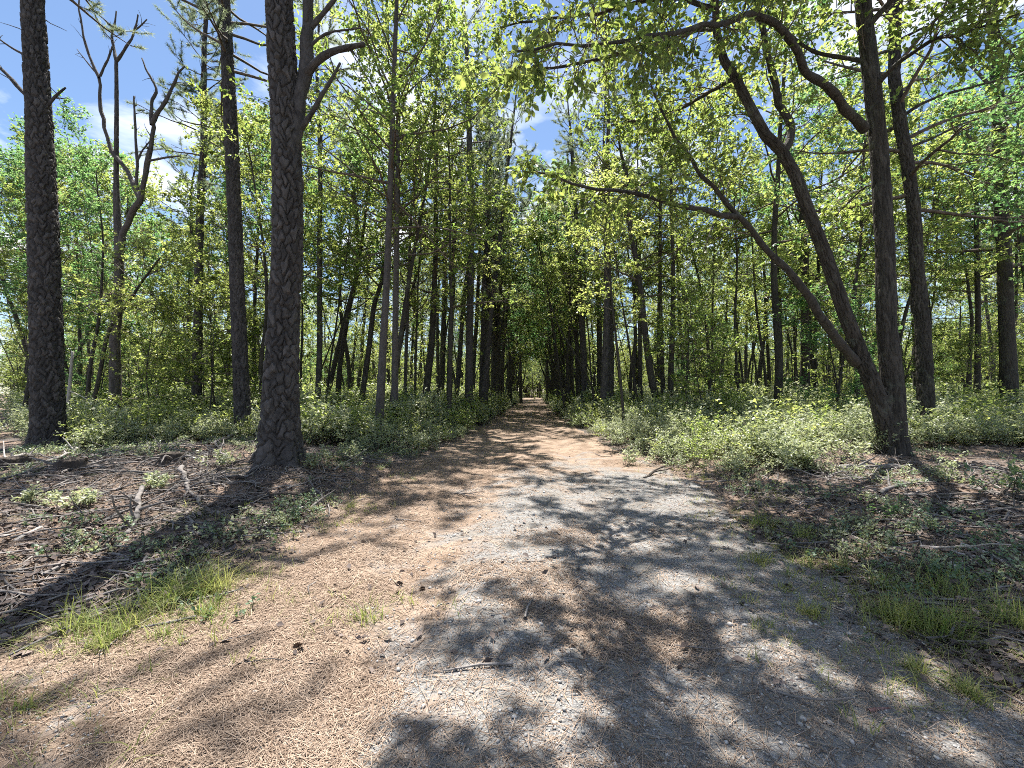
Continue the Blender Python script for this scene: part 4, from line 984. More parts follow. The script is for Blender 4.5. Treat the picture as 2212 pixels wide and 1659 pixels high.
def shrub_mesh(rng, H, stems, n, leaf, lw, mat=1):
    mb = MB(); A, B = [], []
    for _ in range(stems):
        az = rng.uniform(0, 6.28); lean = rng.uniform(0.1, 0.75)
        d = np.array([math.cos(az) * lean, math.sin(az) * lean, 1])
        p = wander(rng, (rng.normal(0, 0.08), rng.normal(0, 0.08), -0.04), d, H * rng.uniform(0.6, 1.1), 4, 0.18, 0.0)
        tube(mb, p, np.linspace(0.006, 0.003, 5), 3, 0, cap=False)
        for k in range(5):
            q, e = on(p, min(0.999, 0.35 + 0.65 * (k + rng.uniform(0, 1)) / 5))
            ee = turned(rng, e, 0.5, 1.2); l = rng.uniform(0.12, 0.28) * H / 0.6
            A.append(q); B.append(q + ee * l)
    A, B = np.array(A), np.array(B); i = rng.integers(len(A), size=n); f = rng.uniform(0, 1.05, (n, 1))
    P = A[i] * (1 - f) + B[i] * f + rng.normal(0, 0.012, (n, 3))
    D = unit(B - A)[i] * 0.6 + rng.normal(0, 0.7, (n, 3)) * np.array([1, 1, 0.5]); Nn = np.array([0, 0, 1]) + rng.normal(0, 0.4, (n, 3))
    s_ = rng.uniform(0.7, 1.25, n)
    leaves(mb, P, D, Nn, leaf * s_, lw * s_, mat, np.clip(rng.normal(0.5, 0.25, n), 0, 1))
    return mb
shrubs = bpy.data.collections.new("shrub sources")
for i in range(6):
    r_ = np.random.default_rng(500 + i)
    source("shrub", shrub_mesh(r_, r_.uniform(0.5, 0.75), 9, 460, 0.054, 0.033), [M["twig"], M["shrub_leaf"]], shrubs)
for i in range(2):
    r_ = np.random.default_rng(510 + i)
    source("shrub", shrub_mesh(r_, 1.0, 7, 300, 0.068, 0.042), [M["twig"], M["shrub_leaf" if i else "light_leaf"]], shrubs)
def undergrowth():
    r_ = np.random.default_rng(9)
    n = 60000
    d = np.sqrt(r_.uniform(6 ** 2, 75 ** 2, n)); x = r_.uniform(-1.3, 1.3, n) * d; y = d
    l, rr = path_left(y), path_right(y)
    off = np.maximum(l - x, x - rr)
    dens = np.maximum(smooth(0.0, 0.5, off), y > 90) * np.clip((16 / d) ** 0.9, 0.28, 1)
    # bare litter near the camera, with the shrubs starting farther off on the left
    start = np.where(x < 0, 9.6 + 0.9 * (fbm(x * 0.8, 0.2 + x * 0, 2, 71) - 0.5) * 4 - 1.4 * np.exp(-((x + 3.2) / 0.9) ** 2), 7.6 + 2.2 * (fbm(x * 0.7, 2 + x * 0, 2, 72) - 0.5) + 1.7 * smooth(4.6, 6.4, x))
    dens = dens * smooth(-0.3, 0.8, y - start) * (0.55 + 0.9 * fbm(x * 0.5, y * 0.5, 2, 73)) * np.clip(0.2 + d / 30, 0, 1.0) * 3.3 / 2
    dens = dens * np.where(d < 20, 1.6, 1)
    dens = dens * (((x + 4.35) / 0.9) ** 2 + ((y - 6.6) / 1.0) ** 2 > 1)
    keep = r_.uniform(0, 1, n) < dens
    x, y, d = x[keep], y[keep], d[keep]
    k = len(x)
    rot = np.stack([r_.normal(0, 0.1, k), r_.normal(0, 0.1, k), r_.uniform(0, 6.28, k)], -1)
    s_ = r_.uniform(0.55, 1.2, k) * (0.52 + 0.8 * fbm(x * 0.6 + 5, y * 0.6, 3, 74)) * (0.8 + 0.5 * smooth(9, 24, d)) * (0.9 + 0.4 * smooth(0, 2.0, np.maximum(path_left(y) - x, x - path_right(y))))
    scatter("undergrowth", np.stack([x, y, terrain(x, y)], -1), rot, np.stack([s_ * 1.1, s_ * 1.1, s_], -1), shrubs)
    return k
n_shrub = undergrowth()

# far wood beyond the trees one can tell apart
far = bpy.data.collections.new("far tree sources")
for i in range(6):
    r_ = np.random.default_rng(600 + i)
    H = r_.uniform(8, 12); tr = wander(r_, (0, 0, -0.1), (0, 0, 1), H, 12, 0.03, 0.05); rad = np.linspace(0.12, 0.02, 13)
    mb = MB(); tube(mb, tr, rad, 6, 0)
    if i % 2: pine_crown(mb, r_, tr, rad, 0.45, 20, 2.4, subs=5, tuft=5, needles=10, L=0.2, w=0.022, mat=1)
    else: broad_crown(mb, r_, tr, rad, 0.15 if i < 4 else 0.04, 16, 2.6, subs=4, twigs=4, per=8, leaf=0.2, lw=0.13, mat=1)
    source("far_tree", mb, [M["oak_bark"], M["needle"] if i % 2 else M["light_leaf"]], far)
r_ = np.random.default_rng(61)
n = 1900
d = np.sqrt(r_.uniform(46 ** 2, 130 ** 2, n)); x = r_.uniform(-1.35, 1.35, n) * d
keep = (x < path_left(d) - 0.8) | (x > path_right(d) + 0.8) | (d > 92)
x, d = np.append(x[keep], r_.uniform(-9, 9, 110)), np.append(d[keep], r_.uniform(92, 125, 110))
s_ = r_.uniform(0.7, 1.1, len(x))
scatter("distant_woods", np.stack([x, d, terrain(x, d)], -1), np.stack([x * 0, x * 0, r_.uniform(0, 6.28, len(x))], -1), np.stack([s_, s_, s_], -1), far)

# ------------------------------------------------------------------ ground cover, litter, gravel
sprouts = bpy.data.collections.new("sprout sources")
for i in range(4):
    r_ = np.random.default_rng(520 + i)
    source("sprout", shrub_mesh(r_, 0.16, 4, 46, 0.036, 0.022), [M["twig"], M["shrub_leaf" if i % 2 else "low_leaf"]], sprouts)
def near_points(r_, n, y0, y1, half):
    y = np.exp(r_.uniform(math.log(y0), math.log(y1), n)); x = r_.uniform(-1, 1, n) * (half * y + 0.6)
    return x, y
r_ = np.random.default_rng(21)
x, y = near_points(r_, 16000, 3.0, 13, 1.25)
off = np.maximum(path_left(y) - x, x - path_right(y))
patch = fbm(x * 0.75 + 7, y * 0.75 + 3, 3, 81)
keep = r_.uniform(0, 1, len(x)) < smooth(0.0, 0.6, off) * smooth(0.42, 0.58, patch) * np.where(x > 0, 0.16, 0.6) * (((x + 4.35) / 1.0) ** 2 + ((y - 6.4) / 1.3) ** 2 > 1)
x, y = x[keep], y[keep]; k = len(x)
s_ = r_.uniform(0.45, 1.2, k)
scatter("ground_cover", np.stack([x, y, terrain(x, y)], -1), np.stack([r_.normal(0, .15, k), r_.normal(0, .15, k), r_.uniform(0, 6.28, k)], -1), np.stack([s_, s_, s_], -1), sprouts)

def lying(x, y, r_, tilt=0.25):
    """a direction along the ground and an upward normal for things that lie about"""
    a = r_.uniform(0, 6.28, len(x)); e = 0.12
    D = np.stack([np.cos(a), np.sin(a), np.zeros(len(x))], -1)
    D[:, 2] = (terrain(x + D[:, 0] * e, y + D[:, 1] * e) - terrain(x, y)) / e + r_.normal(0, tilt, len(x))
    return unit(D), unit(np.array([0, 0, 1.0]) + r_.normal(0, tilt * 1.4, (len(x), 3)))
# fallen leaves
x, y = near_points(r_, 60000, 2.2, 16, 1.25)
off = np.maximum(path_left(y) - x, x - path_right(y))
keep = r_.uniform(0, 1, len(x)) < smooth(-0.35, 0.7, off) * (0.45 + 0.6 * fbm(x, y, 2, 82)) + 0.022
x, y = x[keep], y[keep]
D, Nn = lying(x, y, r_, 0.28)
P = np.stack([x, y, terrain(x, y) + r_.uniform(0.008, 0.035, len(x))], -1)
mb = MB(); s_ = r_.uniform(0.6, 1.25, len(x))
leaves(mb, P, D, Nn, 0.062 * s_, 0.034 * s_, 0, np.clip(r_.beta(1.4, 2.2, len(x)), 0, 1))
tag(mb.build("fallen_leaves", [M["litter_leaf"]], smooth_shade=False), kind="stuff")
# fallen needles: thin strips lying every way
x, y = near_points(r_, 190000, 1.6, 9, 1.25)
off = np.maximum(path_left(y) - x, x - path_right(y))
drift = fbm(x * 1.15 + 3, y * 1.15 + 9, 4, 83) + 0.22 * (1 - smooth(-1.6, 0.2, x)) - 0.04 + 0.25 * smooth(5, 9, y)
keep = r_.uniform(0, 1, len(x)) < np.where(off < 0.2, 0.20 + 0.80 * smooth(0.5, 0.66, drift), 0.10 + 0.7 * smooth(0.5, 0.6, fbm(x * 0.9, y * 0.9, 3, 84)))
x, y = x[keep], y[keep]; n = len(x)
a = r_.uniform(0, 6.28, n); ln = r_.uniform(0.03, 0.12, n); w = 0.0005 + 0.00036 * y
ex, ey = x + np.cos(a) * ln, y + np.sin(a) * ln
sx_, sy_ = -np.sin(a) * w, np.cos(a) * w
h0, h1 = r_.uniform(0.012, 0.026, n), r_.uniform(0.012, 0.03, n)
tz0, tz1 = terrain(x, y) + h0, terrain(ex, ey) + h1
v = np.stack([np.stack([x - sx_, y - sy_, tz0], -1), np.stack([x + sx_, y + sy_, tz0], -1), np.stack([ex + sx_, ey + sy_, tz1], -1), np.stack([ex - sx_, ey - sy_, tz1], -1)], 1)
mb = MB(); mb.add(v.reshape(-1, 3), np.arange(n * 4).reshape(-1, 4), None, 0, np.repeat(r_.beta(1.3, 1.6, n), 4))
tag(mb.build("fallen_needles", [M["straw"]], smooth_shade=False), kind="stuff")
# gravel
x, y = near_points(r_, 20000, 1.6, 7.5, 1.2)
off = np.maximum(path_left(y) - x, x - path_right(y))
bare = fbm(x * 1.15 + 3, y * 1.15 + 9, 4, 83) + 0.2 * (1 - smooth(-1.6, 0.2, x))
keep = r_.uniform(0, 1, len(x)) < np.where(off < 0.1, 0.15 + 0.85 * smooth(0.66, 0.5, bare), 0.0)
x, y = x[keep], y[keep]; n = len(x)
ico = np.array([[0, 0, 1], [0.9, 0, 0.3], [0.28, 0.85, 0.3], [-0.72, 0.53, 0.3], [-0.72, -0.53, 0.3], [0.28, -0.85, 0.3], [0.6, 0.4, -0.5], [-0.6, 0.4, -0.5], [0, -0.7, -0.5]])
tri = np.array([[0, 1, 2], [0, 2, 3], [0, 3, 4], [0, 4, 5], [0, 5, 1], [1, 6, 2], [2, 7, 3], [2, 6, 7], [3, 7, 4], [4, 8, 5], [4, 7, 8], [5, 8, 1], [1, 8, 6]])
s_ = np.exp(r_.normal(math.log(0.0052), 0.45, n)) * (0.8 + 0.12 * y)
a = r_.uniform(0, 6.28, n); c_, n_ = np.cos(a), np.sin(a)
V = ico[None] * (1 + r_.normal(0, 0.16, (n, 9, 1))) * np.stack([s_, s_ * r_.uniform(0.6, 1, n), s_ * r_.uniform(0.4, 0.75, n)], -1)[:, None, :]
V = np.stack([V[..., 0] * c_[:, None] - V[..., 1] * n_[:, None], V[..., 0] * n_[:, None] + V[..., 1] * c_[:, None], V[..., 2]], -1)
V = V + np.stack([x, y, terrain(x, y) + 0.013 + 0.15 * s_], -1)[:, None, :]
mb = MB(); mb.add(V.reshape(-1, 3), None, (np.arange(n)[:, None, None] * 9 + tri[None]).reshape(-1, 3), 0, np.repeat(r_.uniform(0, 1, n), 9))
tag(mb.build("gravel", [M["pebble"]]), kind="stuff")
# small twigs and bark bits nobody would count
x, y = near_points(r_, 6500, 2.2, 13, 1.2)
off = np.maximum(path_left(y) - x, x - path_right(y))
keep = r_.uniform(0, 1, len(x)) < smooth(-0.2, 0.6, off) * 0.7 + 0.012
x, y = x[keep], y[keep]
mb = MB()
for i in range(len(x)):
    a = r_.uniform(0, 6.28); l = 0.08 + 0.7 * r_.beta(1.2, 3.2); b = a + r_.normal(0, 0.35)
    p = np.array([[x[i], y[i]], [x[i] + math.cos(a) * l / 2, y[i] + math.sin(a) * l / 2], [x[i] + math.cos(a) * l / 2 + math.cos(b) * l / 2, y[i] + math.sin(a) * l / 2 + math.sin(b) * l / 2]])
    rr = 0.003 + 0.014 * r_.beta(1, 3)
    z = terrain(p[:, 0], p[:, 1]) + rr + r_.uniform(0.008, 0.03, 3)
    tube(mb, np.column_stack([p, z]), np.array([rr, rr * 0.8, rr * 0.5]), 4, 0, r_.uniform(0, 1))
for cx, cy, sx_, sy_, n in ((-6.2, 7.2, 1.9, 1.0, 120), (-4.4, 5.6, 1.2, 0.8, 70), (6.4, 6.6, 1.3, 0.7, 60), (5.6, 4.9, 1.2, 0.7, 30)):
    for _ in range(n):
        px_, py_ = r_.normal(cx, sx_), r_.normal(cy, sy_)
        if path_left(py_) - 0.25 < px_ < path_right(py_) + 0.25: continue
        l = r_.uniform(0.3, 1.1); a = r_.uniform(0, 6.28); rr = 0.007 + 0.018 * r_.beta(1.2, 2.5)
        p = wander(r_, (px_, py_, 0), (math.cos(a), math.sin(a), 0), l, 6, 0.16, 0)
        p[:, 2] = terrain(p[:, 0], p[:, 1]) + rr * 0.6 + np.linspace(0, r_.uniform(0, 0.14), 7)
        tube(mb, p, np.linspace(rr, rr * 0.4, 7), 5, 0, r_.uniform(0.1, 1))
        for _k in range(2):
            c, d = on(p, r_.uniform(0.3, 0.9)); e = turned(r_, d, 0.5, 1.0, 0.5); e[2] = abs(e[2])
            tube(mb, wander(r_, c, e, l * 0.35, 3, 0.15, 0), np.linspace(rr * 0.5, 0.002, 4), 4, 0, r_.uniform(0, 1))
tag(mb.build("twig_litter", [M["dead_wood"]]), kind="stuff")

# ------------------------------------------------------------------ fallen branches and sticks, one by one
def fallen(name, label, px, r0, r1, wood="dead_wood", lift=0.0, forks=0, group="fallen branches on the ground", seed=0, cat="branch"):
    rr = np.random.default_rng(seed)
    p = np.array([ground_at(u, v) for u, v in px])
    lifts = np.broadcast_to(np.asarray(lift, float), (len(p),))
    q, s_ = resample(p, 0.06)
    q[:, 2] = np.maximum(np.interp(s_, np.linspace(0, 1, len(p)), p[:, 2]), terrain(q[:, 0], q[:, 1]))
    r = np.linspace(r0, r1, len(q)) * (1 + 0.12 * np.sin(np.arange(len(q)) * 0.9 + seed))
    q[:, 2] += r * 0.45 + np.interp(s_, np.linspace(0, 1, len(p)), lifts) + 0.012 * np.sin(np.arange(len(q)) * 0.5 + seed)
    kink = np.interp(np.arange(len(q)), np.arange(0, len(q) + 4, 4), rr.normal(0, 0.022, len(np.arange(0, len(q) + 4, 4))))
    kink2 = np.interp(np.arange(len(q)), np.arange(0, len(q) + 3, 3), rr.normal(0, 0.02, len(np.arange(0, len(q) + 3, 3))))
    q[:, 0] += kink; q[:, 1] += kink2
    base = q[0].copy(); base[2] = float(terrain(base[0], base[1]))
    r = r * 0.8 * (1 + rr.normal(0, 0.10, len(r)))
    if forks:
        root = empty(name, base); tag(root, label, cat, group)
        mb = MB(); tube(mb, q - base, r, 9, 0); mb.build("stem", [M[wood]], root)
        for _ in range(forks):
            t = rr.uniform(0.25, 0.85); c, d = on(q - base, t)
            dd = turned(rr, d, 0.5, 1.0, 0.35); dd[2] = abs(dd[2]) * 0.7 + 0.1
            l = rr.uniform(0.2, 0.65)
            mb = MB(); tube(mb, wander(rr, c, dd, l, 5, 0.12, -0.02), np.linspace(max(0.006, r0 * 0.5), 0.004, 6), 6, 0); mb.build("twig", [M[wood]], root)
        return root
    mb = MB(); tube(mb, q - base, r, 9, 0)
    o = mb.build(name, [M[wood]]); o.location = base
    return tag(o, label, cat, group)
FB = [
 ("fallen_branch", "long pale fallen pole lying across the needles at the far left edge", [(-20, 1003), (40, 993), (84, 984)], .035, .025, "pale_wood", 0.06, 1),
 ("fallen_branch", "pale slanting fallen branch in front of the thick pine at far left", [(96, 1000), (140, 988), (188, 968)], .035, .02, "pale_wood", [0.02, .05, .12], 2),
 ("fallen_branch", "dark fallen limb at the shrub edge between thick pine and forked pine", [(262, 960), (310, 962), (366, 968)], .05, .03, "dark_wood", .03, 1),
 ("fallen_branch", "short pale stick on the needle patch below the dark fallen limb", [(290, 996), (318, 994), (344, 993)], .025, .018, "dead_wood", 0.0, 0),
 ("fallen_branch", "crooked forked branch lying left of the largest pine's foot, thickest there", [(394, 1030), (408, 1062), (424, 1084), (460, 1102), (497, 1120)], .038, .02, "dead_wood", [.10, .03, 0, 0, 0], 5),
 ("fallen_branch", "thick pale crooked branch standing out of the dark litter at left", [(304, 1074), (291, 1120), (270, 1158)], .034, .036, "dead_wood", [.10, .03, 0], 4),
 ("fallen_branch", "long dark branch lying below the largest pine's foot toward the path", [(498, 1094), (570, 1078), (640, 1072), (690, 1072)], .04, .022, "dark_wood", 0.0, 2),
 ("fallen_branch", "short upright-looking stick below the crooked forked branch", [(411, 1098), (410, 1118), (408, 1140)], .022, .018, "dead_wood", 0.0, 0),
 ("fallen_branch", "long thin curved stick running diagonally at the lower left litter", [(30, 1214), (114, 1178), (174, 1140)], .014, .009, "dark_wood", 0.01, 0),
 ("fallen_branch", "long dark straight branch across the litter at the left margin", [(-20, 1130), (60, 1136), (130, 1142), (278, 1126)], .018, .012, "dark_wood", 0.0, 1),
 ("fallen_branch", "stout short pale stick above the long thin curved stick", [(38, 1172), (66, 1157), (92, 1142)], .022, .018, "pale_wood", 0.0, 0),
 ("fallen_branch", "dark stick lying flat in the middle of the left litter bank", [(344, 1196), (384, 1200), (424, 1207)], .013, .010, "dark_wood", 0.0, 0),
 ("fallen_branch", "small dark stick by the path's left border below the forked pine", [(588, 1196), (608, 1200), (630, 1204)], .011, .008, "dark_wood", 0.0, 0),
 ("fallen_branch", "brushy dead branch leaning against the foot of the straight pine", [(456, 968), (505, 950), (552, 926)], .035, .02, "dead_wood", [0.0, .12, .3], 4),
 ("fallen_branch", "pale dead branch propped between straight pine and largest pine", [(536, 940), (556, 950), (572, 962)], .025, .018, "pale_wood", [.22, .12, 0], 2),
 ("fallen_branch", "thin leaning dead pole beside the pale standing dead stem", [(143, 920), (200, 908), (262, 897)], .02, .012, "dead_wood", .15, 1),
 ("fallen_branch", "pale bent branch at the photo's left margin among shrubs", [(-10, 938), (30, 922), (66, 898)], .03, .018, "pale_wood", [.05, .15, .3], 1),
 ("fallen_log", "thick log lying in front of the multi-stem oak's foot", [(1808, 1006), (1868, 1009), (1950, 1013)], .06, .05, "dead_wood", 0.0, 2),
 ("fallen_branch", "short dark broken stub sticking up at the log's end", [(1814, 1000), (1828, 984), (1841, 970)], .03, .02, "dark_wood", [0, .1, .2], 0),
 ("fallen_branch", "thin branch splaying forward from the log by the oak's foot", [(1820, 1004), (1850, 1013), (1882, 1027)], .022, .012, "dead_wood", 0.0, 0),
 ("fallen_branch", "forked pale branch lying right of the log before the oak", [(1903, 1072), (1935, 1056), (1966, 1044), (2030, 1036)], .038, .02, "dead_wood", 0.02, 3),
 ("fallen_branch", "thin stick crossing the forked pale branch before the oak", [(1960, 1038), (1990, 1047), (2024, 1060)], .016, .01, "dead_wood", 0.03, 0),
 ("fallen_branch", "pale stick at the shrub edge right of the oak's foot", [(2046, 1018), (2076, 1012), (2106, 1007)], .028, .018, "dead_wood", 0.02, 1),
 ("fallen_branch", "bleached long stick in the dry litter at right, upper of two", [(1988, 1180), (2030, 1189), (2068, 1198), (2118, 1210)], .02, .012, "pale_wood", 0.0, 1),
 ("fallen_branch", "bleached long stick running out of the right edge, lower of two", [(2088, 1184), (2152, 1207), (2215, 1242)], .02, .014, "pale_wood", 0.0, 1),
 ("fallen_branch", "dark thin stick between path and the oak's log", [(1744, 1048), (1772, 1060), (1802, 1075)], .016, .01, "dark_wood", 0.0, 0),
 ("fallen_branch", "dark fallen branch poking out of the shrubs at the path's right bend", [(1396, 1034), (1412, 1028), (1436, 1020)], .03, .018, "dark_wood", [0, .05, .1], 1),
 ("fallen_branch", "little heap-like forked twig on the path's left half", [(952, 1066), (978, 1066), (1004, 1072)], .016, .008, "dead_wood", 0.01, 4),
 ("fallen_branch", "thin dead branch with side twigs lying above the leftmost low shrub patch", [(96, 1062), (150, 1052), (214, 1048)], .022, .01, "dead_wood", 0.01, 3),
 ("fallen_branch", "grey branch slanting down toward the tall arching grass tuft", [(236, 1196), (290, 1220), (330, 1252)], .016, .009, "dead_wood", 0.0, 2),
 ("fallen_branch", "dark twiggy branch just left of the largest pine's foot", [(500, 1040), (530, 1034), (566, 1036)], .024, .012, "dark_wood", 0.0, 3),
 ("fallen_branch", "grey twiggy branch right below the largest pine's foot", [(604, 1052), (650, 1046), (704, 1052)], .022, .01, "dead_wood", 0.0, 3),
 ("fallen_branch", "short thick rotten piece of wood left of the grey slanting branch", [(80, 1248), (104, 1240), (130, 1236)], .03, .026, "dark_wood", 0.0, 0),
 ("fallen_branch", "pale thin stick beside the path's left rim above the lone grass tuft", [(524, 1150), (560, 1140), (596, 1142)], .012, .007, "pale_wood", 0.0, 1),
 ("fallen_branch", "dead branch among the shrubs left of the pale grey slender tree", [(716, 1020), (748, 1008), (790, 1006)], .025, .012, "dead_wood", 0.03, 2),
 ("fallen_branch", "grey branch in the dark litter right of the sunlit needle patch", [(2086, 1110), (2140, 1120), (2200, 1118)], .024, .012, "dead_wood", 0.0, 3),
 ("fallen_branch", "twiggy branch below the log, nearer the sunlit needle patch", [(1840, 1092), (1890, 1088), (1944, 1096)], .018, .01, "dark_wood", 0.0, 3),
 ("fallen_branch", "long grey branch in the litter at the right edge above the bleached sticks", [(2110, 1060), (2160, 1072), (2220, 1080)], .03, .018, "dead_wood", 0.01, 2),
 ("stick", "purplish smooth stick in the needles at the bottom left", [(327, 1608), (362, 1607), (402, 1603)], .010, .008, "red_wood", 0.0, 0),
 ("stick", "purplish bark strip in the needles at far left", [(160, 1460), (200, 1447), (244, 1432)], .011, .005, "red_wood", 0.0, 0),
 ("stick", "bent L-shaped dark twig on the gravel near the bottom middle", [(1338, 1528), (1346, 1560), (1374, 1569)], .006, .005, "dark_wood", 0.0, 0),
 ("stick", "short dark twig on the gravel below the L-shaped twig", [(1297, 1599), (1320, 1606), (1344, 1612)], .006, .004, "dark_wood", 0.0, 0),
 ("stick", "greyish forked twig on the gravel right of the middle", [(1588, 1490), (1630, 1478), (1676, 1486)], .007, .004, "dead_wood", 0.0, 2),
 ("stick", "short reddish stick on the gravel at lower right", [(1870, 1542), (1892, 1535), (1918, 1532)], .010, .007, "red_wood", 0.0, 0),
 ("stick", "tiny dark twig in the shaded middle of the path", [(1160, 1290), (1176, 1284), (1196, 1288)], .006, .004, "dark_wood", 0.0, 0),
 ("stick", "thin straw-coloured stick near the left bottom corner", [(64, 1640), (92, 1618), (118, 1600)], .006, .004, "dead_wood", 0.0, 0),
]
for i, (nm, lab, px, r0, r1, wd, lift, fk) in enumerate(FB):
    fallen(nm, lab, px, r0, r1, wd, lift, fk, seed=700 + i, cat="stick" if nm == "stick" else ("log" if nm == "fallen_log" else "branch"), group="sticks on the path" if nm == "stick" else "fallen branches on the ground")

# root tangles left by rotted stumps
def root_tangle(label, u, v, seed, size):
    rr = np.random.default_rng(seed); c = ground_at(u, v)
    root = empty("rotten_stump", c); tag(root, label, "stump", "rotten stumps on the left bank")
    th = np.linspace(0, 2 * np.pi, 26, endpoint=False); zs = np.linspace(-0.05, 1, 8)
    prof = np.array([1.25, 1.05, 0.9, 0.8, 0.72, 0.66, 0.5, 0.15]) * size
    hh = np.array([-0.1, 0.0, 0.25, 0.5, 0.72, 0.85, 0.8, 0.62]) * size * 0.9
    rad = prof[:, None] * (1 + 0.22 * np.sin(th * 3 + seed)[None, :] + 0.10 * rr.normal(0, 1, (8, 26)))
    V = np.stack([rad * np.cos(th), rad * np.sin(th), hh[:, None] + 0.05 * size * rr.normal(0, 1, (8, 26))], -1).reshape(-1, 3)
    i, j = np.meshgrid(np.arange(7), np.arange(26), indexing="ij")
    q = np.stack([i * 26 + j, i * 26 + (j + 1) % 26, (i + 1) * 26 + (j + 1) % 26, (i + 1) * 26 + j], -1).reshape(-1, 4)
    mb = MB(); mb.add(V, q); mb.build("stump_body", [M["dark_wood"]], root)
    for k in range(7):
        a = k * 0.9 + rr.normal(0, 0.2); d = np.array([math.cos(a), math.sin(a), rr.uniform(0.1, 0.6)])
        p = wander(rr, d * np.array([0.6, 0.6, 0.5]) * size, d, size * rr.uniform(1.6, 3.0), 7, 0.2, -0.16)
        p[:, 2] = np.maximum(p[:, 2], terrain(p[:, 0] + c[0], p[:, 1] + c[1]) - c[2] + 0.01)
        mb = MB(); tube(mb, p, np.linspace(0.022, 0.006, 8), 7, 0); mb.build("root", [M["dead_wood"]], root)
root_tangle("dark rotten stump with arching pale roots at the far left edge", 30, 1012, 31, 0.24)
root_tangle("low rotten stump with splayed roots right of the far-left slanting branch", 152, 1016, 32, 0.22)
root_tangle("small rotten stump beside the needle patch left of the forked branch", 372, 1000, 33, 0.2)

# ------------------------------------------------------------------ grass tufts and low plants, one by one
def tuft_mesh(rr, blades, L, spread, w=0.0045):
    mb = MB()
    az = rr.uniform(0, 6.28, blades); ln = L * (0.25 + rr.beta(1.5, 1.8, blades)); lean = rr.uniform(0.1, 1.0, blades) * spread
    b = np.stack([rr.normal(0, 0.05 * L / 0.25, blades), rr.normal(0, 0.05 * L / 0.25, blades), np.full(blades, -0.01)], -1)
    out = np.stack([np.cos(az), np.sin(az), 0 * az], -1); sd = np.stack([-np.sin(az), np.cos(az), 0 * az], -1)
    pts = []
    for t in (0, 0.35, 0.7, 1.0):
        c = b + out * (ln * lean * t ** 1.6)[:, None] + np.array([0, 0, 1.0]) * (ln * (t - 0.42 * lean * t * t))[:, None]
        ww = w * (1 - 0.9 * t)
        pts += [c - sd * ww, c + sd * ww]
    V = np.stack(pts, 1)
    k = np.arange(blades)[:, None] * 8
    q = np.concatenate([k + np.array([0, 1, 3, 2]), k + np.array([2, 3, 5, 4]), k + np.array([4, 5, 7, 6])])
    mb.add(V.reshape(-1, 3), q, None, 0, np.repeat(np.clip(rr.normal(0.5, 0.3, blades), 0, 1), 8))
    return mb
GT = [
 ("tall yellow-green grass tuft with long arching blades at the path's left border", 374, 1300, 110, .34, 1.0), ("bushy yellow-green grass tuft right of the tall arching tuft, left border", 466, 1280, 130, .22, .8),
 ("short grass tuft below the bushy tuft at the left border", 450, 1330, 60, .14, .8), ("bright green grass tuft near the left margin, leftmost of the border tufts", 158, 1366, 80, .22, .9),
 ("low yellow grass tuft between the leftmost tuft and the tall arching tuft", 220, 1396, 70, .16, .9), ("thin grass tuft just left of the tall arching tuft", 270, 1362, 60, .22, .9),
 ("tiny grass sprig in the needles under the tall arching tuft", 356, 1376, 30, .10, .7), ("sparse grey-green grass sprig alone on the sunlit needles", 792, 1346, 40, .16, .8),
 ("faint grass sprig on needles at the far left bottom", 54, 1540, 26, .09, .8), ("large deep green grass tuft at the right border, left of the yellowing tuft", 1942, 1350, 130, .20, .8),
 ("yellowing grass tuft with arching blades at the right border", 2036, 1362, 110, .24, 1.0), ("small green grass tuft closest to the gravel at the right border", 1752, 1332, 70, .13, .8),
 ("small olive grass tuft at the upper right verge, farthest up", 1641, 1136, 50, .20, .8), ("olive grass tuft on the right verge above the gravel patch", 1636, 1216, 50, .16, .8),
 ("pale grass tuft on the sunlit strip of the right verge", 1815, 1232, 60, .16, .9), ("dry brownish grass tuft on the right verge above the deep green tuft", 1914, 1276, 60, .20, .8),
 ("tall thin grass tuft on the right verge above the yellowing tuft", 2048, 1290, 60, .26, .7), ("green grass tuft cut by the photo's right edge", 2198, 1356, 100, .26, .8),
 ("short green grass tuft low on the right side in the gravel", 1978, 1452, 60, .10, .8), ("wide low grass tuft at the lower right edge", 2092, 1506, 90, .11, .9),
 ("small grass tuft on the right verge beside the needle patch", 1734, 1162, 50, .17, .8), ("lone small grass tuft at the path's left rim beside the pine needles", 480, 1128, 30, .12, .8),
 ("small grass tuft by the path's edge right of the forked pine", 758, 1100, 30, .12, .8)]
for i, (lab, u, v, n, L, sp) in enumerate(GT):
    rr = np.random.default_rng(800 + i)
    o = tuft_mesh(rr, int(n * 1.5), L * 1.3, sp * 1.6, 0.0036).build("grass_tuft", [M["grass"]], smooth_shade=False); o.location = ground_at(u, v)
    tag(o, lab, "grass tuft", "grass tufts along the verges")
sprigs = bpy.data.collections.new("sprig sources")
for i in range(4):
    source("sprig", tuft_mesh(np.random.default_rng(880 + i), 14, 0.13, 1.6, 0.003), [M["grass"]], sprigs)
rr = np.random.default_rng(88); pts = []
for _l, u, v, n, L, sp in GT:
    c = ground_at(u, v)
    for _ in range(int(10 + n * 0.22)): pts.append((c[0] + rr.normal(0, 0.34), c[1] + rr.normal(0, 0.28)))
for _ in range(160):
    y_ = rr.uniform(2.4, 8); pts.append((float(path_right(y_)) + rr.normal(0.35, 0.45), y_))
    if rr.uniform() < 0.5: pts.append((float(path_left(y_)) - rr.normal(0.2, 0.4), y_))
pts = np.array(pts); k = len(pts); s_ = rr.uniform(0.4, 1.3, k)
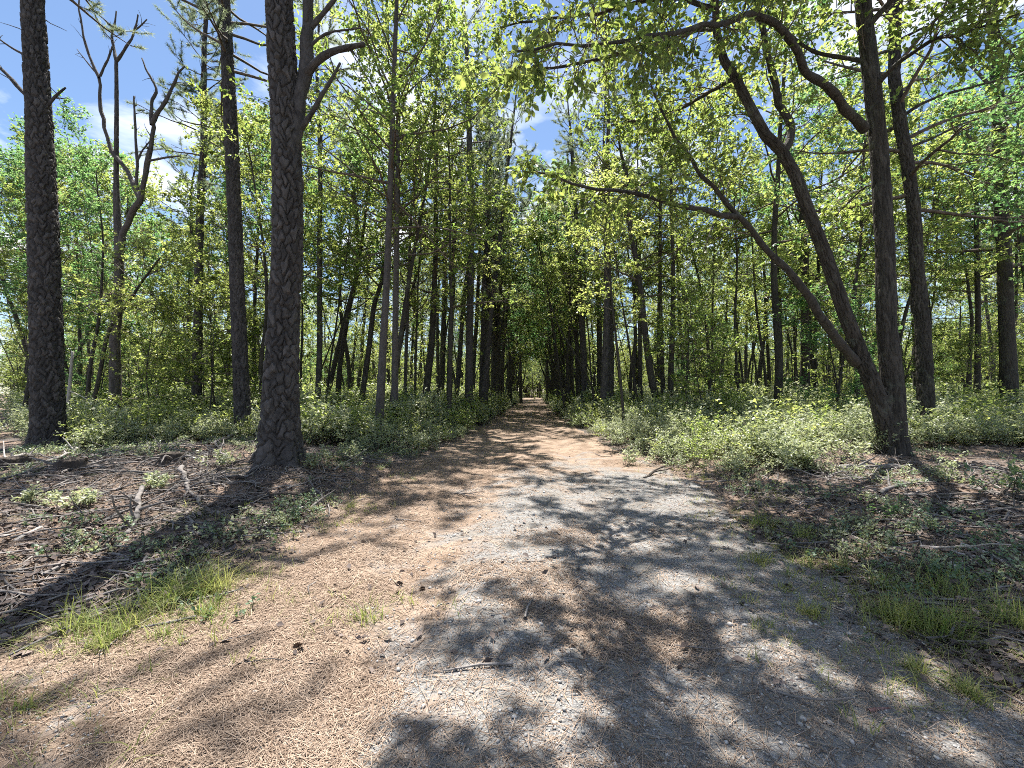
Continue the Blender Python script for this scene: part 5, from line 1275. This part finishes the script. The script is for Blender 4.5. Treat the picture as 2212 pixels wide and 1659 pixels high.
scatter("sparse_grass", np.column_stack([pts, terrain(pts[:, 0], pts[:, 1])]), np.stack([rr.normal(0, .2, k), rr.normal(0, .2, k), rr.uniform(0, 6.28, k)], -1), np.stack([s_, s_, s_], -1), sprigs)
def low_plant(label, u, v, H, stems, n, leaf, mat, seed, name="low_plant"):
    rr = np.random.default_rng(seed); mb = shrub_mesh(rr, H, stems, n, leaf, leaf * 0.62)
    c = ground_at(u, v); root = empty(name, c); tag(root, label, "plant", "low plants beside the path")
    t_ = MB(); mb.build("foliage", [M["twig"], M[mat]], root, smooth_shade=False)
LP = [("leafy ground plant among the tall arching grass tuft, left border", 408, 1312, .10, 6, 90, .035, "low_leaf"), ("low leafy plant under the bushy grass tuft at the left border", 442, 1342, .10, 6, 80, .032, "low_leaf"),
 ("blue-green creeping plant on gravel at the right border", 1798, 1370, .05, 8, 160, .026, "low_leaf"), ("blue-green creeping plant in the lower right corner area", 2060, 1478, .05, 10, 200, .028, "low_leaf"),
 ("tiny blue-green plant on gravel left of the right border plants", 1680, 1362, .04, 5, 50, .022, "low_leaf"),
 ("leafy shrub at the foot of the multi-stem oak, its left side", 1850, 1000, .45, 8, 300, .055, "shrub_leaf"), ("small leafy shrub right of the forked pale branch", 2060, 1040, .4, 8, 260, .05, "shrub_leaf"),
 ("green shrub leaning into the right edge by the dry litter", 2190, 1080, .5, 10, 380, .06, "low_leaf"), ("low shrub patch left of the thick pale crooked branch", 180, 1096, .22, 12, 380, .045, "shrub_leaf"),
 ("low shrub patch right above the thick pale crooked branch", 330, 1058, .24, 12, 380, .045, "shrub_leaf"), ("low shrub in front of the brushy dead branch", 470, 1008, .3, 10, 340, .048, "shrub_leaf"),
 ("low shrub at far left edge below the rotten stump", 60, 1090, .2, 10, 300, .042, "shrub_leaf"), ("leafy shrub just right of the largest pine's foot", 688, 1010, .4, 10, 360, .05, "shrub_leaf"),
 ("leafy shrub at the path's left edge beyond the largest pine", 760, 1000, .42, 10, 360, .05, "shrub_leaf"), ("leafy shrub at the path's right edge by the dark fallen branch", 1360, 1006, .35, 9, 320, .05, "shrub_leaf"),
 ("low leafy shrub under the dark thin stick by the log", 1600, 1030, .4, 10, 340, .05, "shrub_leaf"), ("leafy shrub beside the log's left end", 1720, 1020, .45, 10, 360, .052, "shrub_leaf"),
 ("small dark-leaved plant in the litter left of the bleached sticks", 1900, 1110, .16, 6, 90, .04, "deep_leaf")]
for i, (lab, u, v, H, st, n, lf, mt) in enumerate(LP): low_plant(lab, u, v, H, st, n, lf, mt, 850 + i)

# ------------------------------------------------------------------ cones and a stone
def cone(label, u, v, size, seed):
    rr = np.random.default_rng(seed); c = ground_at(u, v); root = empty("pine_cone", c + np.array([0, 0, size * 0.35])); tag(root, label, "pine cone", "pine cones")
    root.rotation_euler = (rr.uniform(1.2, 1.8), 0, rr.uniform(0, 6.28))
    mb = MB(); tube(mb, np.array([[0, 0, -size * 0.5], [0, 0, 0], [0, 0, size * 0.5]]), np.array([0.12, 0.2, 0.06]) * size, 8); mb.build("core", [M["cone"]], root)
    mb = MB(); n = 60
    k = np.arange(n); f = k / n; a = k * 2.4; R = size * 0.42 * np.sin(np.pi * (0.18 + 0.78 * f)) ** 0.8
    P = np.stack([0.25 * R * np.cos(a), 0.25 * R * np.sin(a), size * (f - 0.5)], -1)
    D = np.stack([np.cos(a), np.sin(a), 0.5 + 0 * a], -1)
    leaves(mb, P, D, np.tile([0, 0, 1.0], (n, 1)) + D * -0.3, R * 1.0, R * 0.75, 0, np.full(n, .5)); mb.build("scales", [M["cone"]], root, smooth_shade=False)
cone("small dark pine cone on the sunlit needles at left", 643, 1404, 0.055, 1)
cone("dark round pine cone on the right verge by the needle patch", 1939, 1216, 0.07, 2)
cone("pine cone lying in the shaded middle of the path", 912, 1278, 0.05, 3)
def stone(label, u, v, size, seed):
    rr = np.random.default_rng(seed); th = np.linspace(0, 2 * np.pi, 14, endpoint=False); ph = np.linspace(-0.3, 1.45, 7)
    V = np.stack([np.cos(ph)[:, None] * np.cos(th), np.cos(ph)[:, None] * np.sin(th) * 0.75, np.repeat(np.sin(ph)[:, None], 14, 1) * 0.5], -1)
    V = V * (1 + rr.normal(0, 0.06, (7, 14, 1))) * size
    i, j = np.meshgrid(np.arange(6), np.arange(14), indexing="ij")
    q = np.stack([i * 14 + j, i * 14 + (j + 1) % 14, (i + 1) * 14 + (j + 1) % 14, (i + 1) * 14 + j], -1).reshape(-1, 4)
    V = np.vstack([V.reshape(-1, 3), [0, 0, size * 0.52]]); t = np.stack([84 + np.arange(14), 84 + (np.arange(14) + 1) % 14, np.full(14, 98)], -1)
    mb = MB(); mb.add(V, q, t, 0, 0.8); o = mb.build("stone", [M["pebble"]]); o.location = ground_at(u, v); o.rotation_euler = (0, 0, rr.uniform(0, 6))
    tag(o, label, "stone", "stones")
stone("stone, pale to stand for a sun patch, in the dry litter below the bleached sticks at right", 2066, 1226, 0.08, 1)  # pale tone stands in for a patch of sun on the litter
stone("white pebble in the needles near the bottom left", 724, 1650, 0.018, 2)
stone("pale pebble on the gravel left of the lower right corner", 1530, 1640, 0.02, 3)
